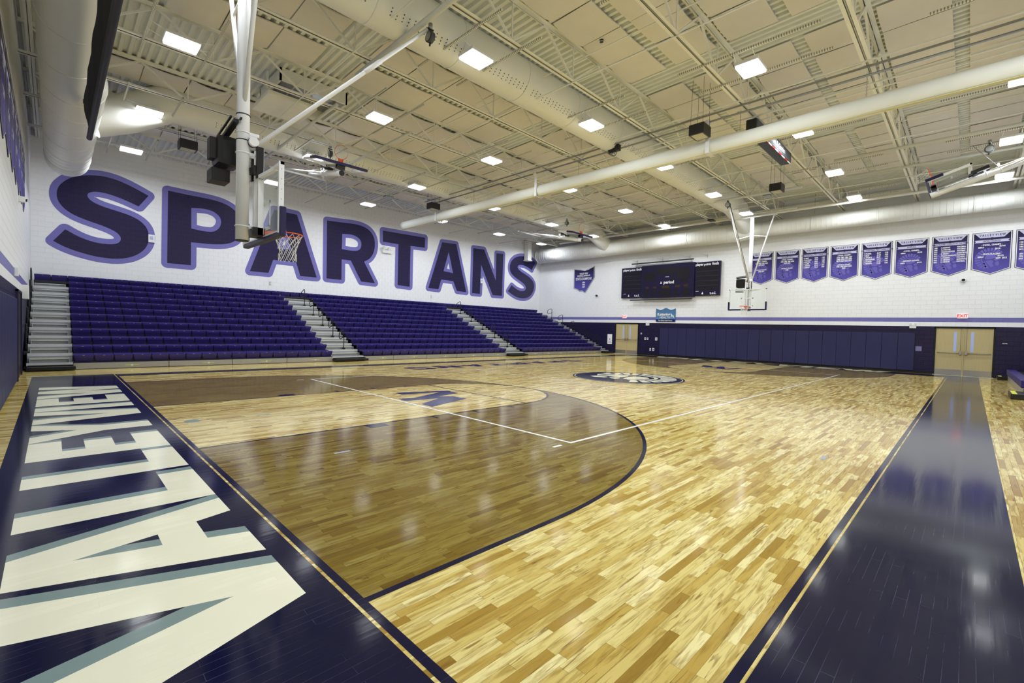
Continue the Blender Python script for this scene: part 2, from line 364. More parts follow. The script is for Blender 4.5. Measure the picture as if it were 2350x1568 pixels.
# ================================================================== FLOOR
def floor():
    root = empty('floor', (12.8, 10.6, 0)); root['kind'] = 'structure'
    mb = MB(); mb.box((XL-.2, YN-.2, -.12), (XR+.2, YF+.2, -.021)); mb.build('subfloor', RUBBER, root)
    bw = .057; pieces = []
    y = YN; row = 0
    rnd = random.Random(3)
    while y < 18.6:
        x = XL - rnd.random()*.6
        while x < XR:
            L = rnd.choice((.22, .28, .34, .4, .47, .55, .66, .85))*(.85+.3*rnd.random())
            pieces.append((max(x, XL), min(x+L, XR), y)); x += L
        y += bw; row += 1
    def near(p):
        cx, cy = (p[0]+p[1])/2, p[2]+bw/2
        # only strips the photograph shows bare, biggest in view
        q = proj((cx, cy, 0))
        if q is None or not (-60 < q[0] < 2410 and q[1] < 1640): return 1e9
        if cx < .02 or cy < .03: return 1e9
        return (cx-CAM.x)**2 + (cy-CAM.y)**2
    order = sorted(range(len(pieces)), key=lambda i: near(pieces[i])); single = set(order[:300])
    g = .0004
    V = []; F = []; R = []
    rb = random.Random(11)
    def strip(x0, x1, y, z):
        c = .0006
        vs = [(x0+g, y+g, -.02), (x1-g, y+g, -.02), (x1-g, y+bw-g, -.02), (x0+g, y+bw-g, -.02),
              (x0+g, y+g, z-c), (x1-g, y+g, z-c), (x1-g, y+bw-g, z-c), (x0+g, y+bw-g, z-c),
              (x0+g+c, y+g+c, z), (x1-g-c, y+g+c, z), (x1-g-c, y+bw-g-c, z), (x0+g+c, y+bw-g-c, z)]
        return vs, [(8,9,10,11),(4,5,9,8),(5,6,10,9),(6,7,11,10),(7,4,8,11),(0,1,5,4),(1,2,6,5),(2,3,7,6),(3,0,4,7)]
    def val():
        a = rb.random()
        return min(1, max(0, rb.gauss(.66, .2))) if a < .9 else .1+rb.random()*.35
    for i, (x0, x1, y) in enumerate(pieces):
        if x1-x0 < .03: continue
        r = val(); vs, fs = strip(x0, x1, y, 0)
        if i in single:
            me = bpy.data.meshes.new('floorboard'); me.from_pydata(vs, [], fs); me.materials.append(WOOD)
            at = me.attributes.new('rnd', 'FLOAT', 'FACE'); at.data.foreach_set('value', [r]*len(fs)); me.update()
            link_mesh('floorboard', me, root)
        else:
            n = len(V); V += vs; F += [[n+k for k in f] for f in fs]; R += [r]*len(fs)
    me = bpy.data.meshes.new('floorboards'); me.from_pydata(V, [], F); me.materials.append(WOOD)
    at = me.attributes.new('rnd', 'FLOAT', 'FACE'); at.data.foreach_set('value', R); me.update()
    o = link_mesh('floorboards', me, root); o['kind'] = 'stuff'

    lvl = [.0006]
    def paint(name, m, rects=(), fnm=None):
        mb = MB(); z = lvl[0]
        for q_, (x0, y0, x1, y1) in enumerate(rects):
            z = lvl[0]+q_*2e-5; mb.add([(x0,y0,z),(x1,y0,z),(x1,y1,z),(x0,y1,z)], [(0,1,2,3)])
        if fnm: fnm(mb, z)
        return mb.build(name, m, root, face=(0, 0, 1))
    # navy border; a thin bare strip separates it from the boundary line
    paint('boundary_line', NAVYF, [(-.052, -.052, 0, 15.3), (25.6, -.052, 25.652, 15.3), (-.052, -.052, 25.652, 0)])
    paint('baseline_band', NAVYF, [(-1.62, -.069, -.072, 15.95)])
    paint('baseline_band', NAVYF, [(25.672, -.069, 27.22, 15.95)])
    paint('sideline_band', NAVYF, [(-1.62, -1.02, 27.22, -.069)])
    paint('sideline_band', NAVYF, [(-.052, 15.24, 25.652, 15.85)])
    # lettering on the baseline bands, block letters seen from the court side
    def LT(kind):
        v = {
         'V': ([(0,1,1.37,1)] ,),
        }
        return v
    H0, H1 = -.22, -1.455
    def P(y, h): return (y, h)                       # y along the band, h 0 = foot, 1 = head
    Ls = [
     [[(1.45,1),(1.90,1),(2.153,.25),(2.43,1),(2.83,1),(2.388,0),(1.917,0)]],
     [[(2.613,0),(2.985,0),(3.063,.20),(3.431,.20),(3.504,0),(3.871,0),(3.48,1),(3.026,1)], [(3.136,.40),(3.246,.76),(3.351,.40)]],
     [[(3.985,0),(4.939,0),(4.939,.235),(4.361,.235),(4.361,1),(3.985,1)]],
     [[(5.133,0),(6.091,0),(6.091,.235),(5.52,.235),(5.52,1),(5.14,1)]],
     [[(6.209,0),(7.18,0),(7.18,.235),(6.588,.235),(6.588,.395),(7.062,.395),(7.062,.61),(6.588,.61),(6.588,.77),(7.19,.77),(7.19,1),(6.209,1)]],
     [[(7.648,0),(8.064,0),(8.064,.42),(8.51,1),(8.09,1),(7.855,.64),(7.608,1),(7.21,1),(7.648,.42)]],
     [[(8.58,1),(8.99,1),(9.12,.30),(9.40,1),(9.76,1),(9.345,0),(8.857,0)]],
     [[(9.796,0),(10.183,0),(10.183,1),(9.796,1)]],
     [[(10.419,0),(11.452,0),(11.452,.235),(10.80,.235),(10.80,.395),(11.20,.395),(11.20,.61),(10.80,.61),(10.80,.77),(11.35,.77),(11.35,1),(10.419,1)]],
     [[(11.42,1),(11.80,1),(11.95,.42),(12.20,1),(12.56,1),(12.74,.42),(12.93,1),(13.32,1),(12.99,0),(12.50,0),(12.38,.42),(12.24,0),(11.79,0)]],
    ]
    for end in (0, 1):
        for lp in Ls:
            if end: f = lambda y, h: (25.6-(H0+(H1-H0)*h), 15.24-y, zz)
            else: f = lambda y, h: (H0+(H1-H0)*h, y, zz)
            sh = MB(); 
            for k, o in enumerate((.04, .08, .12)):
                zz = .0009+.00002*k
                sh.poly([[(a+o, b) for a, b in q] for q in lp], f)
            zz = .0014; fa = MB().poly(lp, f)
            s = sh.build('letter_shadow', TEALF, root); l = fa.build('painted_letter', CREAMF, root)
    for fl in [o for o in root.children if o.name.startswith(('painted_letter', 'letter_shadow'))]:
        me = fl.data
        if me.polygons and me.polygons[0].normal.z < 0: me.flip_normals()
    lvl[0] = .0012
    # key, free throw circle, three point arc, both ends
    for e in (0, 1):
        mx = (lambda x: 25.6-x) if e else (lambda x: x)
        def ring(mb, z, cx, r0, r1, a0, a1, n=64):
            for k in range(n):
                t0, t1 = a0+(a1-a0)*k/n, a0+(a1-a0)*(k+1)/n
                q = [(mx(cx+r*cos(t)), 7.62+r*sin(t), z) for r, t in ((r0, t0), (r1, t0), (r1, t1), (r0, t1))]
                mb.add(q, [(0,1,2,3) if not e else (3,2,1,0)])
        def R4(x0, y0, x1, y1): return (min(mx(x0), mx(x1)), y0, max(mx(x0), mx(x1)), y1)
        paint('three_point_line', NAVYF, [R4(0, 1.60, 1.575, 1.65), R4(0, 13.59, 1.575, 13.64)],
              lambda mb, z: ring(mb, z, 1.575, 5.97, 6.02, -pi/2, pi/2, 96))
        paint('lane_line', NAVYF, [R4(0, 5.79, 5.79, 5.835), R4(0, 9.405, 5.79, 9.45), R4(5.745, 5.79, 5.79, 9.45)],
              lambda mb, z: ring(mb, z, 5.79, 1.78, 1.83, -pi/2, pi/2, 48))
        marks = []
        for s, yy in ((-1, 5.79), (1, 9.45)):
            marks.append(R4(2.13, yy, 2.44, yy+s*.2))
            for xx in (3.35, 4.26, 5.17): marks.append(R4(xx, yy, xx+.05, yy+s*.2))
        paint('lane_mark', NAVYF, [(a, min(b, d), c, max(b, d)) for a, b, c, d in marks])
        V = [(862,342),(1262,325),(1350,344),(1190,370),(1300,368),(1415,386),(1145,450),(1060,428),(1205,383),(945,405),(887,388),(1015,380),(1215,334),(915,356)]
        pts = [wp(650+a*.2979, 800+b*.2979, 'Z', 0) for a, b in V]
        def mark(mb, z):
            lp = [(p.x, p.y) for p in pts]
            if e: lp = [(25.6-a, 15.24-b) for a, b in lp]
            mb.poly([lp], lambda a, b: (a, b, z))
        o = paint('key_letter', BLUEF, fnm=mark)
        if o.data.polygons[0].normal.z < 0: o.data.flip_normals()
    lvl[0] = .0017
    a = .026
    paint('volleyball_line', WHITEF, [(3.8-a, 3.12-a, 3.8+a, 12.12+a), (21.8-a, 3.12-a, 21.8+a, 12.12+a), (3.8, 3.12-a, 21.8, 3.12+a), (3.8, 12.12-a, 21.8, 12.12+a),
        (3.42, 3.095, 3.60, 3.145), (22.0, 3.095, 22.18, 3.145), (3.42, 12.095, 3.60, 12.145), (22.0, 12.095, 22.18, 12.145)])
    paint('volleyball_line', WHITEF, [(9.8-.026, 3.12, 9.8+.026, 12.12), (15.8-.026, 3.12, 15.8+.026, 12.12)])
    paint('centre_line', BLACKF, [(12.78, 0, 12.815, 15.24)])
    # floor plates and the little grey tape crosses
    def disc(mb, z):
        c = wp(442, 967, 'Z', 0); mb.poly([[(c.x+.11*cos(t*pi/12), c.y+.11*sin(t*pi/12)) for t in range(24)]], lambda a, b: (a, b, z))
    paint('floor_plate', TEALF, fnm=disc)
    for (x, y) in ((786, 1038), (1890, 1051), (604, 952)):
        c = wp(x, y, 'Z', 0); paint('floor_plate', PLATE, [(c.x-.10, c.y-.03, c.x+.10, c.y+.03)])
    # word on the far side of the court, navy, read from the bleachers
    z = .0012
    W = {'S': [(1,.80,1),(1,.86),(.86,1),(.5,1),(.10,1),(0,.82),(0,.66),(.06,.52),(.35,.50),(.62,.42),(.66,.30),(.60,.22),(.42,.22),(.34,.32,1),(0,.32,1),(0,.12),(.14,0),(.5,0),(.90,0),(1,.18),(1,.34),(.94,.50),(.64,.54),(.38,.60),(.34,.70),(.40,.78),(.56,.78),(.66,.72,1),(1,.72,1)],
         'P': [(0,0,1),(.34,0,1),(.34,.36,1),(.75,.36),(1,.42),(1,.94),(.75,1),(0,1,1)],
         'A': [(0,0,1),(.32,0,1),(.38,.2,1),(.62,.2,1),(.68,0,1),(1,0,1),(.66,1,1),(.34,1,1)],
         'R': [(0,0,1),(.33,0,1),(.33,.36,1),(.45,.36,1),(.66,0,1),(1,0,1),(.78,.38),(1,.48),(1,.94),(.75,1),(0,1,1)],
         'T': [(.33,0,1),(.67,0,1),(.67,.74,1),(1,.74,1),(1,1,1),(0,1,1),(0,.74,1),(.33,.74,1)],
         'N': [(0,0,1),(.3,0,1),(.3,.5,1),(.68,0,1),(1,0,1),(1,1,1),(.7,1,1),(.7,.5,1),(.32,1,1),(0,1,1)]}
    holes = {'P': [(.34,.58,1),(.62,.58,1),(.62,.78,1),(.34,.78,1)], 'R': [(.34,.58,1),(.62,.58,1),(.62,.78,1),(.34,.78,1)], 'A': [(.44,.42,1),(.56,.42,1),(.5,.72,1)]}
    for i, ch in enumerate('SPARTANS'):
        x1 = 17.9-i*1.29; wd = 1.05
        lp = [chaikin(W[ch], 2)] + ([chaikin(holes[ch], 0)] if ch in holes else [])
        o = MB().poly(lp, lambda a, b: (x1-a*wd, 14.05-b*.88, z)).build('court_letter', BLUEF, root)
        if o.data.polygons[0].normal.z < 0: o.data.flip_normals()
    # centre emblem: navy disc, cream ring and a crested helmet in profile
    c = (12.62, 7.52)
    circ = lambda r, n=72: [(c[0]+r*cos(t*2*pi/n), c[1]+r*sin(t*2*pi/n)) for t in range(n)]
    MB().poly([circ(1.85)], lambda a, b: (a, b, .0020)).build('emblem_disc', NAVYF, root)
    MB().poly([circ(1.79), circ(1.765)], lambda a, b: (a, b, .0023)).build('emblem_ring', CREAMF, root)
    mb = MB()
    # emblem frame: right of emblem = +X-Y diagonal seen from the near sideline
    ang = radians(0)
    fe = lambda a, b: (c[0]+a*cos(ang)-b*sin(ang), c[1]+a*sin(ang)+b*cos(ang), .0023)
    for lp in helmet(): mb.poly([[(p[0]*1.6, -p[1]*1.6) for p in lp]], fe)
    o = mb.build('emblem_helmet', CREAMF, root, face=(0, 0, 1))
    return root

def helmet():
    """crested helmet in profile facing left, about 2 units across: list of loops"""
    out = []
    # crest: radial blocks from the forehead over the crown down the back
    n = 15
    for k in range(n):
        a0 = radians(150-k*15.2); a1 = a0-radians(11)
        out.append([(.10+.62*cos(a0), .02+.62*sin(a0)), (.10+.98*cos(a0), .02+.93*sin(a0)), (.10+.98*cos(a1), .02+.93*sin(a1)), (.10+.62*cos(a1), .02+.62*sin(a1))][::-1])
    # band under the crest
    band = [(.10+.57*cos(radians(158-t*12)), .02+.57*sin(radians(158-t*12))) for t in range(19)]
    inner = [(.10+.49*cos(radians(158-t*12)), .02+.49*sin(radians(158-t*12))) for t in range(19)][::-1]
    out.append((band+inner)[::-1])
    # bowl, nose guard and cheek piece
    out.append([(-.34,.10),(-.26,.30),(-.05,.42),(.18,.42),(.36,.28),(.42,.05),(.30,-.02),(.05,-.02),(-.12,.02)][::-1])
    out.append([(-.52,.02),(-.34,.02),(-.18,-.06),(-.30,-.20),(-.46,-.16)][::-1])
    out.append([(-.06,-.10),(.20,-.10),(.34,-.18),(.20,-.42),(-.02,-.74),(-.22,-.62),(-.10,-.42),(-.16,-.26)][::-1])
    out.append([(-.50,-.24),(-.34,-.26),(-.26,-.36),(-.32,-.58),(-.48,-.62),(-.56,-.46),(-.52,-.36)][::-1])
    out.append([(.24,-.46),(.44,-.16),(.50,-.40),(.34,-.72),(.10,-.86)][::-1])
    return out

# ================================================================== WALLS of painted block
def block_wall(name, fn, width, height, navy_from=0.0, holes=(), n_dir=1):
    """fn(a, z, d) maps wall coordinates to the room; courses are .2 high, blocks .4 long"""
    root = empty(name, fn(width/2, 0, 0)); root['kind'] = 'structure'
    mb = MB()
    for (a0, z0, a1, z1) in [(0, 0, width, height)]:
        if 1:
            xs = sorted({0, width} | {h[0] for h in holes} | {h[2] for h in holes}); zs = sorted({0, height, 2.2} | {h[1] for h in holes} | {h[3] for h in holes})
            for i in range(len(xs)-1):
                for j in range(len(zs)-1):
                    cx, cz = (xs[i]+xs[i+1])/2, (zs[j]+zs[j+1])/2
                    if any(h[0] < cx < h[2] and h[1] < cz < h[3] for h in holes): continue
                    mb.k = 1 if cz < 2.2 and navy_from == 0 else 0
                    mb.add([fn(xs[i], zs[j], -.006), fn(xs[i+1], zs[j], -.006), fn(xs[i+1], zs[j+1], -.006), fn(xs[i], zs[j+1], -.006)], [(0,1,2,3)])
    mb.k = 0
    o = mb.build('wall_core', [JOINT, JOINTN], root)
    V = MB(); g = .0008; c = .0022
    for r in range(int(height/.2)+1):
        z0 = r*.2; z1 = min(z0+.2, height)
        if z1-z0 < .03: continue
        V.k = 2 if r < 11 else (1 if r == 12 else 0)
        a = -(.2 if r % 2 else 0)
        while a < width:
            a0, a1 = max(a, 0), min(a+.4, width); a += .4
            segs = [(a0, a1)]
            for h in holes:
                if h[1] < z1-.05 and h[3] > z0+.05:
                    ns = []
                    for s0, s1 in segs:
                        if s1 <= h[0] or s0 >= h[2]: ns.append((s0, s1)); continue
                        if s0 < h[0]: ns.append((s0, h[0]))
                        if s1 > h[2]: ns.append((h[2], s1))
                    segs = ns
            for s0, s1 in segs:
                if s1-s0 < .03: continue
                b = [(s0+g, z0+g), (s1-g, z0+g), (s1-g, z1-g), (s0+g, z1-g)]; t = [(s0+g+c, z0+g+c), (s1-g-c, z0+g+c), (s1-g-c, z1-g-c), (s0+g+c, z1-g-c)]
                V.add([fn(p, q, -.006) for p, q in b]+[fn(p, q, 0) for p, q in t], [(4,5,6,7),(0,1,5,4),(1,2,6,5),(2,3,7,6),(3,0,4,7)])
    o = V.build('blocks', [WHITE, PURP, NAVYW], root); o['kind'] = 'stuff'
    return root

def walls():
    H = 9.25
    # door openings of the right wall, measured along Y from YN
    global DOORS
    DOORS = [(-1.47, .47), (15.54, 17.40)]
    wr = block_wall('wall_right', lambda a, z, d: Vector((XR-d, YF-a, z)), YF-YN, H,
                    holes=[(YF-b, 0, YF-a, 2.15) for a, b in DOORS])
    wf = block_wall('wall_far', lambda a, z, d: Vector((XL+a, YF-d, z)), XR-XL, H, navy_from=1)
    for o in wf.children:
        if o.name.startswith('blocks'):
            me = o.data     # the bleacher wall is white all the way down
            for p in me.polygons: p.material_index = 0
    wl = block_wall('wall_left', lambda a, z, d: Vector((XL+d, YN+a, z)), YF-YN, H)
    mb = MB(); mb.box((XL, YN-.2, 0), (XR, YN, H)); o = mb.build('wall_near', WHITE); o['kind'] = 'structure'
    # black vinyl bases
    for nm, a, b in (('baseboard_right', (XR-.012, .47, 0), (XR, 15.54, .1)), ('baseboard_left', (XL, YN, 0), (XL+.012, YF, .1)), ('baseboard_right', (XR-.012, YN, 0), (XR, -1.55, .1))):
        o = MB().box(a, b).build(nm, RUBBER); o['kind'] = 'structure'
    return wr, wf, wl

# ---- painted word on the bleacher wall
def wall_word(wf):
    c7 = lambda a, b: (100+a*.28085, 380+b*.28085)
    c8 = lambda a, b: (560+a*.29787, 440+b*.29787)
    c9 = lambda a, b: (1100+a*.15304, 520+b*.15304)
    L = [
     (c7, [[(857,248,1),(777,335,1),(690,293),(560,240),(450,213),(375,217),(352,245),(385,290),(480,335),(620,378),(740,420),(825,480),(862,550),(858,640),(810,705),(720,750),(600,766),(440,748),(280,705),(160,660),(78,615,1),(177,521,1),(280,580),(400,625),(520,645),(610,640),(638,600),(610,555),(550,520),(450,480),(330,440),(220,390),(150,335),(108,270),(106,200),(140,145),(230,92),(380,75),(540,95),(700,160)]]),
     (c7, [[(1017,205,1),(1180,240,1),(1380,278),(1500,318),(1580,380),(1625,480),(1605,575),(1550,632),(1430,650),(1205,627,1),(1203,815,1),(1010,797,1)], [(1207,347,1),(1320,352),(1405,382),(1455,440),(1445,505),(1395,543),(1320,540),(1207,515,1)]]),
     (c8, [[(408,178,1),(560,662,1),(433,650,1),(402,545,1),(225,525,1),(188,626,1),(45,612,1),(232,140,1)], [(312,245,1),(362,448,1),(252,440,1)]]),
     (c8, [[(640,222,1),(760,238,1),(880,252),(965,290),(1008,360),(1008,450),(975,515),(925,540,1),(1008,705,1),(902,693,1),(822,530,1),(752,522,1),(750,680,1),(635,668,1)], [(757,325,1),(840,330),(895,365),(908,410),(892,452),(840,458),(753,442,1)]]),
     (c8, [[(1070,300,1),(1395,355,1),(1393,432,1),(1283,418,1),(1276,733,1),(1183,720,1),(1190,405,1),(1070,385,1)]]),
     (c8, [[(1527,390,1),(1635,405,1),(1712,775,1),(1640,765,1),(1612,690,1),(1520,677,1),(1497,752,1),(1420,742,1)], [(1577,465,1),(1610,628,1),(1537,612,1)]]),
     (c8, [[(1767,435,1),(1850,447,1),(1940,685,1),(1945,475,1),(1997,480,1),(1987,803,1),(1915,797,1),(1827,563,1),(1817,788,1),(1757,782,1)]]),
     (c9, [[(838,545,1),(785,655,1),(735,615),(660,578),(590,575),(568,608),(600,660),(680,712),(770,775),(820,850),(822,930),(790,1010),(740,1062),(660,1082),(560,1062),(480,1012),(428,968,1),(485,880,1),(560,945),(640,975),(690,958),(703,910),(665,855),(600,808),(520,750),(468,690),(452,620),(470,530),(530,465),(620,440),(720,458),(790,500)]]),
    ]
    names = 'SPARTANS'
    for i, (cf, loops) in enumerate(L):
        W = []
        for lp in loops:
            q = []
            for p in lp:
                u, v = cf(p[0], p[1]); s = wp(u, v, 'Y', YF-.004); q.append((s.x, s.z) + ((1,) if len(p) > 2 else ()))
            W.append(chaikin(q, 3))
        mb = MB().poly([offset_loop(lp, .215, k > 0) for k, lp in enumerate(W)], lambda a, b: (a, YF-.004, b))
        o = mb.build('letter_outline', LPURP, wf, face=(0, -1, 0))
        f = MB().poly(W, lambda a, b: (a, YF-.008, b)).build('painted_letter', LNAVY, wf, face=(0, -1, 0))
        f['label'] = 'navy letter %s with lavender edge' % names[i]

# ================================================================== CEILING
JY = [22.15, 19.07, 16.04, 13.03, 9.92, 6.87, 4.06, 1.25, -1.8]
def ceiling():
    root = empty('ceiling', (12.8, 10.6, 9)); root['kind'] = 'structure'
    mb = MB(); p = .2; x = XL
    prof = []
    while x < XR:
        prof += [(x, .075), (x+.035, .075), (x+.06, 0), (x+.14, 0), (x+.165, .075)]; x += p
    prof.append((XR, .075))
    y0, y1 = YN-.1, YF+.1
    vs = []
    for (a, d) in prof: vs += [(a, y0, ztop(y0)+d), (a, y1, ztop(y1)+d)]
    mb.add(vs, [(2*k, 2*k+1, 2*k+3, 2*k+2) for k in range(len(prof)-1)])
    mb.box((XL-.2, YN-.2, 9.4), (XR+.2, YF+.2, 9.5))
    o = mb.build('roof_deck', DECK, root)
    # hanging blankets between the joists, two rows to a bay with a gap between
    groups = [(-1.6, 3.9), (4.85, 10.93), (11.9, 17.98), (18.95, 25.03)]
    rp = random.Random(5); n = 0
    for bi, (ya, yb) in enumerate([(JY[i+1], JY[i]) for i in range(8)] + [(YN, -1.8)]):
        mid = (ya+yb)/2
        rows = [(ya+.16, mid-.14), (mid+.14, yb-.16)]
        if bi == 8: rows = [(YN+.1, -1.96)]
        for ri, (r0, r1) in enumerate(rows):
            for gi, (g0, g1) in enumerate(groups):
                k = max(1, round((g1-g0)/1.22)); st = (g1-g0)/k
                for j in range(k):
                    x0, x1 = g0+j*st, g0+(j+1)*st
                    if (ya, yb) == (JY[5], JY[4]) and (ri == 0): continue          # bare deck beside the middle duct
                    if (ya, yb) == (JY[5], JY[4]) and ri == 1 and gi == 2 and j > 1: continue
                    if bi == 2 and (gi == 0 or (gi == 1 and j < 1)): continue       # bare bay by the left wall
                    if bi == 1 and gi == 0 and ri == 1: continue
                    if x0 < .2 and bi in (3,): continue
                    M = MB(); q = .012; N = 6
                    sag = .05+.05*rp.random(); tilt = (rp.random()-.5)*.05
                    vs = []
                    for a in range(N+1):
                        for b in range(N+1):
                            s, t = a/N, b/N; yy = r0+(r1-r0)*t
                            # edges over the joists are held up, the middle belly hangs
                            zz = ztop(yy)-.03-sag*(sin(pi*s)**.7)*(.35+.65*sin(pi*(t if ri else 1-t)*.5+.0))-tilt*s*t
                            vs.append((x0+q+(x1-x0-2*q)*s, yy, zz))
                    fs = [(a*(N+1)+b, a*(N+1)+b+1, (a+1)*(N+1)+b+1, (a+1)*(N+1)+b) for a in range(N) for b in range(N)]
                    M.add(vs, fs, True)
                    # turned edge
                    e = [(a*(N+1)) for a in range(N+1)]; e2 = [a*(N+1)+N for a in range(N+1)]
                    for edge, fl in ((e, 1), (e2, 0)):
                        top = [(vs[i][0], vs[i][1], vs[i][2]+.03) for i in edge]; bot = [vs[i] for i in edge]
                        M.add(bot+top, [(i, i+1, i+2+N, i+1+N) for i in range(N)])
                    M.build('ceiling_panel', PANEL, root); n += 1
    print('ceiling panels', n)
    return root

def joists():
    ordn = ['nearest the bleacher wall', 'second from the bleacher wall', 'third from the bleacher wall', 'fourth from the bleacher wall, beside the middle duct',
            'fifth from the bleacher wall', 'sixth from the bleacher wall', 'seventh from the bleacher wall', 'eighth from the bleacher wall', 'farthest from the bleacher wall']
    per = 2.24
    for i, y in enumerate(JY):
        zt = ztop(y); t = empty('roof_joist', (12.8, y, 8.0), 'cream open web steel roof joist, '+ordn[i], 'joist', 'roof joists running down the gym')
        for nm, z0, z1 in (('bottom_chord', 8.0, 8.07), ('top_chord', zt-.075, zt-.002)):
            mb = MB()
            for s in (-1, 1):
                lo = z0 if nm[0] == 'b' else z1-.010
                mb.box((XL, y+s*.014, z0), (XR, y+s*.022, z1)); mb.box((XL, y+s*.014, lo), (XR, y+s*.095, lo+.010))
            mb.build(nm, STEEL, t)
        x = XL+.10; hi = True; nodes = [x]
        while x+per/2 < XR: x += per/2; nodes.append(x)
        web = {}
        for k in range(len(nodes)-1):
            up = k % 2 == 0
            key = up
            a = Vector((0, y, zt-.05)) if up else Vector((0, y, 8.04)); b = Vector((per/2, y, 8.04)) if up else Vector((per/2, y, zt-.05))
            if key not in web:
                o = MB().bar(a, b, .045, .045, (0, 1, 0)).build('web_member', STEEL, t); web[key] = o.data
                o.matrix_basis = Matrix.Translation((nodes[k], 0, 0))
            else: link_mesh('web_member', web[key], t, Matrix.Translation((nodes[k], 0, 0)))
            if k % 2 == 1:
                if 'v' not in web:
                    o = MB().bar((0, y, 8.04), (0, y, zt-.05), .028, .028, (0, 1, 0)).build('web_post', STEEL, t); web['v'] = o.data
                    o.matrix_basis = Matrix.Translation((nodes[k], 0, 0))
                else: link_mesh('web_post', web['v'], t, Matrix.Translation((nodes[k], 0, 0)))
    # beams carrying the joists along the end walls
    for nm, x, lab in (('support_beam', XR-.25, 'cream steel beam along the top of the banner wall'), ('support_beam', XL+.2, 'cream steel beam along the top of the left wall')):
        t = empty(nm, (x, 10, 8), lab, 'beam')
        MB().box((x-.06, YN, 8.36), (x+.06, YF, 8.38)).box((x-.06, YN, 8.62), (x+.06, YF, 8.64)).box((x-.006, YN, 8.36), (x+.006, YF, 8.64)).build('beam_section', STEEL, t)
    # bridging pipes across the bottom chords
    def pipe(x, y0, y1, z, r, lab, m=STEEL, nm='bridging_pipe'):
        t = MB().tube([(x, y0, z), (x, y1, z)], r, 8).build(nm, m); tag(t, lab, 'pipe', 'bridging pipes across the joists')
    def duo(x, lab):
        pipe(x, YN+.05, YF-.05, 7.985, .018, 'thin cream pipe under the joists '+lab)
        pipe(x+.05, YN+.05, YF-.05, ztop(24)-.12, .015, 'thin cream pipe high between the joists '+lab)
    duo(3.78, 'between the two lamp columns nearest the left wall')
    duo(8.3, 'between the second and third lamp columns')
    duo(17.9, 'between the fourth and fifth lamp columns')
    duo(22.6, 'between the last two lamp columns')

# ---- high-bay lamps
def lamps():
    rows = [21.74, 17.19, 12.21, 7.71, 3.19, -1.37]; ZL = 7.80
    rn = ['row along the bleacher wall', 'second row from the bleacher wall', 'third row from the bleacher wall',
          'fourth row from the bleacher wall', 'fifth row from the bleacher wall', 'row farthest from the bleachers']
    cols = [.825, 5.75, 10.36, 15.0, 19.76, 24.0]
    cn = ['first from the left', 'second from the left', 'third from the left', 'fourth from the left', 'fifth from the left', 'last from the left']
    skip = {(3, 0), (4, 0), (4, 1), (5, 0), (5, 1), (5, 2)}
    proto = None
    for i, y in enumerate(rows):
        for j, x in enumerate(cols):
            y = rows[i]; lab = 'bright ceiling lamp, %s, %s' % (rn[i], cn[j])
            if (i, j) in skip:      # out of frame, still light the hall
                pass
            if j == 5 and i not in (1, 3): x, y = -1.245+(x+1.245)*1.031, -.72+(y+.72)*1.031
            t = empty('ceiling_lamp', (x, y, ZL+(.19 if j == 5 and i not in (1, 3) else 0)), lab, 'lamp', 'high bay lamps in a grid')
            if proto is None:
                a = MB().bbox((x-.33, y-.26, ZL+.03), (x+.33, y+.26, ZL+.10), .012).build('housing', WHP, t)
                b = MB().bbox((x-.315, y-.245, ZL-.015), (x-.008, y+.245, ZL+.028), .01).build('diffuser', LAMPG, t)
                c = MB().bbox((x+.008, y-.245, ZL-.015), (x+.315, y+.245, ZL+.028), .01).build('diffuser', LAMPG, t)
                g = MB()
                for k in range(7):
                    xx = x-.30+k*.10; g.tube([(xx, y-.25, ZL-.022), (xx, y+.25, ZL-.022)], .0025, 5)
                for k in range(5):
                    yy = y-.24+k*.12; g.tube([(x-.32, yy, ZL-.026), (x+.32, yy, ZL-.026)], .0025, 5)
                g = g.build('wire_guard', WHP, t)
                ch = [MB().box((x+q_-.02, y-1.5, 7.955), (x+q_+.02, y+1.5, 7.995)).build('mounting_channel', PERF, t) for q_ in (-.6, .6)]
                ar = [MB().tube([(x+q_*.33, y+r_, ZL+.09), (x+q_*.6, y+r_, 7.97)], .008, 6).build('hanger', WHP, t) for q_ in (-1, 1) for r_ in (-.2, .2)]
                ld = bpy.data.lights.new('lamp_light', 'AREA'); ld.shape = 'RECTANGLE'; ld.size = .62; ld.size_y = .48; ld.energy = LAMP_W; ld.color = (.90, .95, 1)
                lo = bpy.data.objects.new('lamp_light', ld); COL.objects.link(lo); lo.location = (x, y, ZL-.04); lo.visible_glossy = False
                lo.parent = t; lo.matrix_parent_inverse = wmat(t).inverted()
                proto = (t, [a, b, c, g, lo]+ch+ar)
            else:
                for o in proto[1]:
                    c2 = o.copy(); COL.objects.link(c2); c2.parent = t; c2.matrix_parent_inverse = o.matrix_parent_inverse.copy()
                    # matrix_parent_inverse is the inverse of the first lamp's place: the copy follows its own lamp

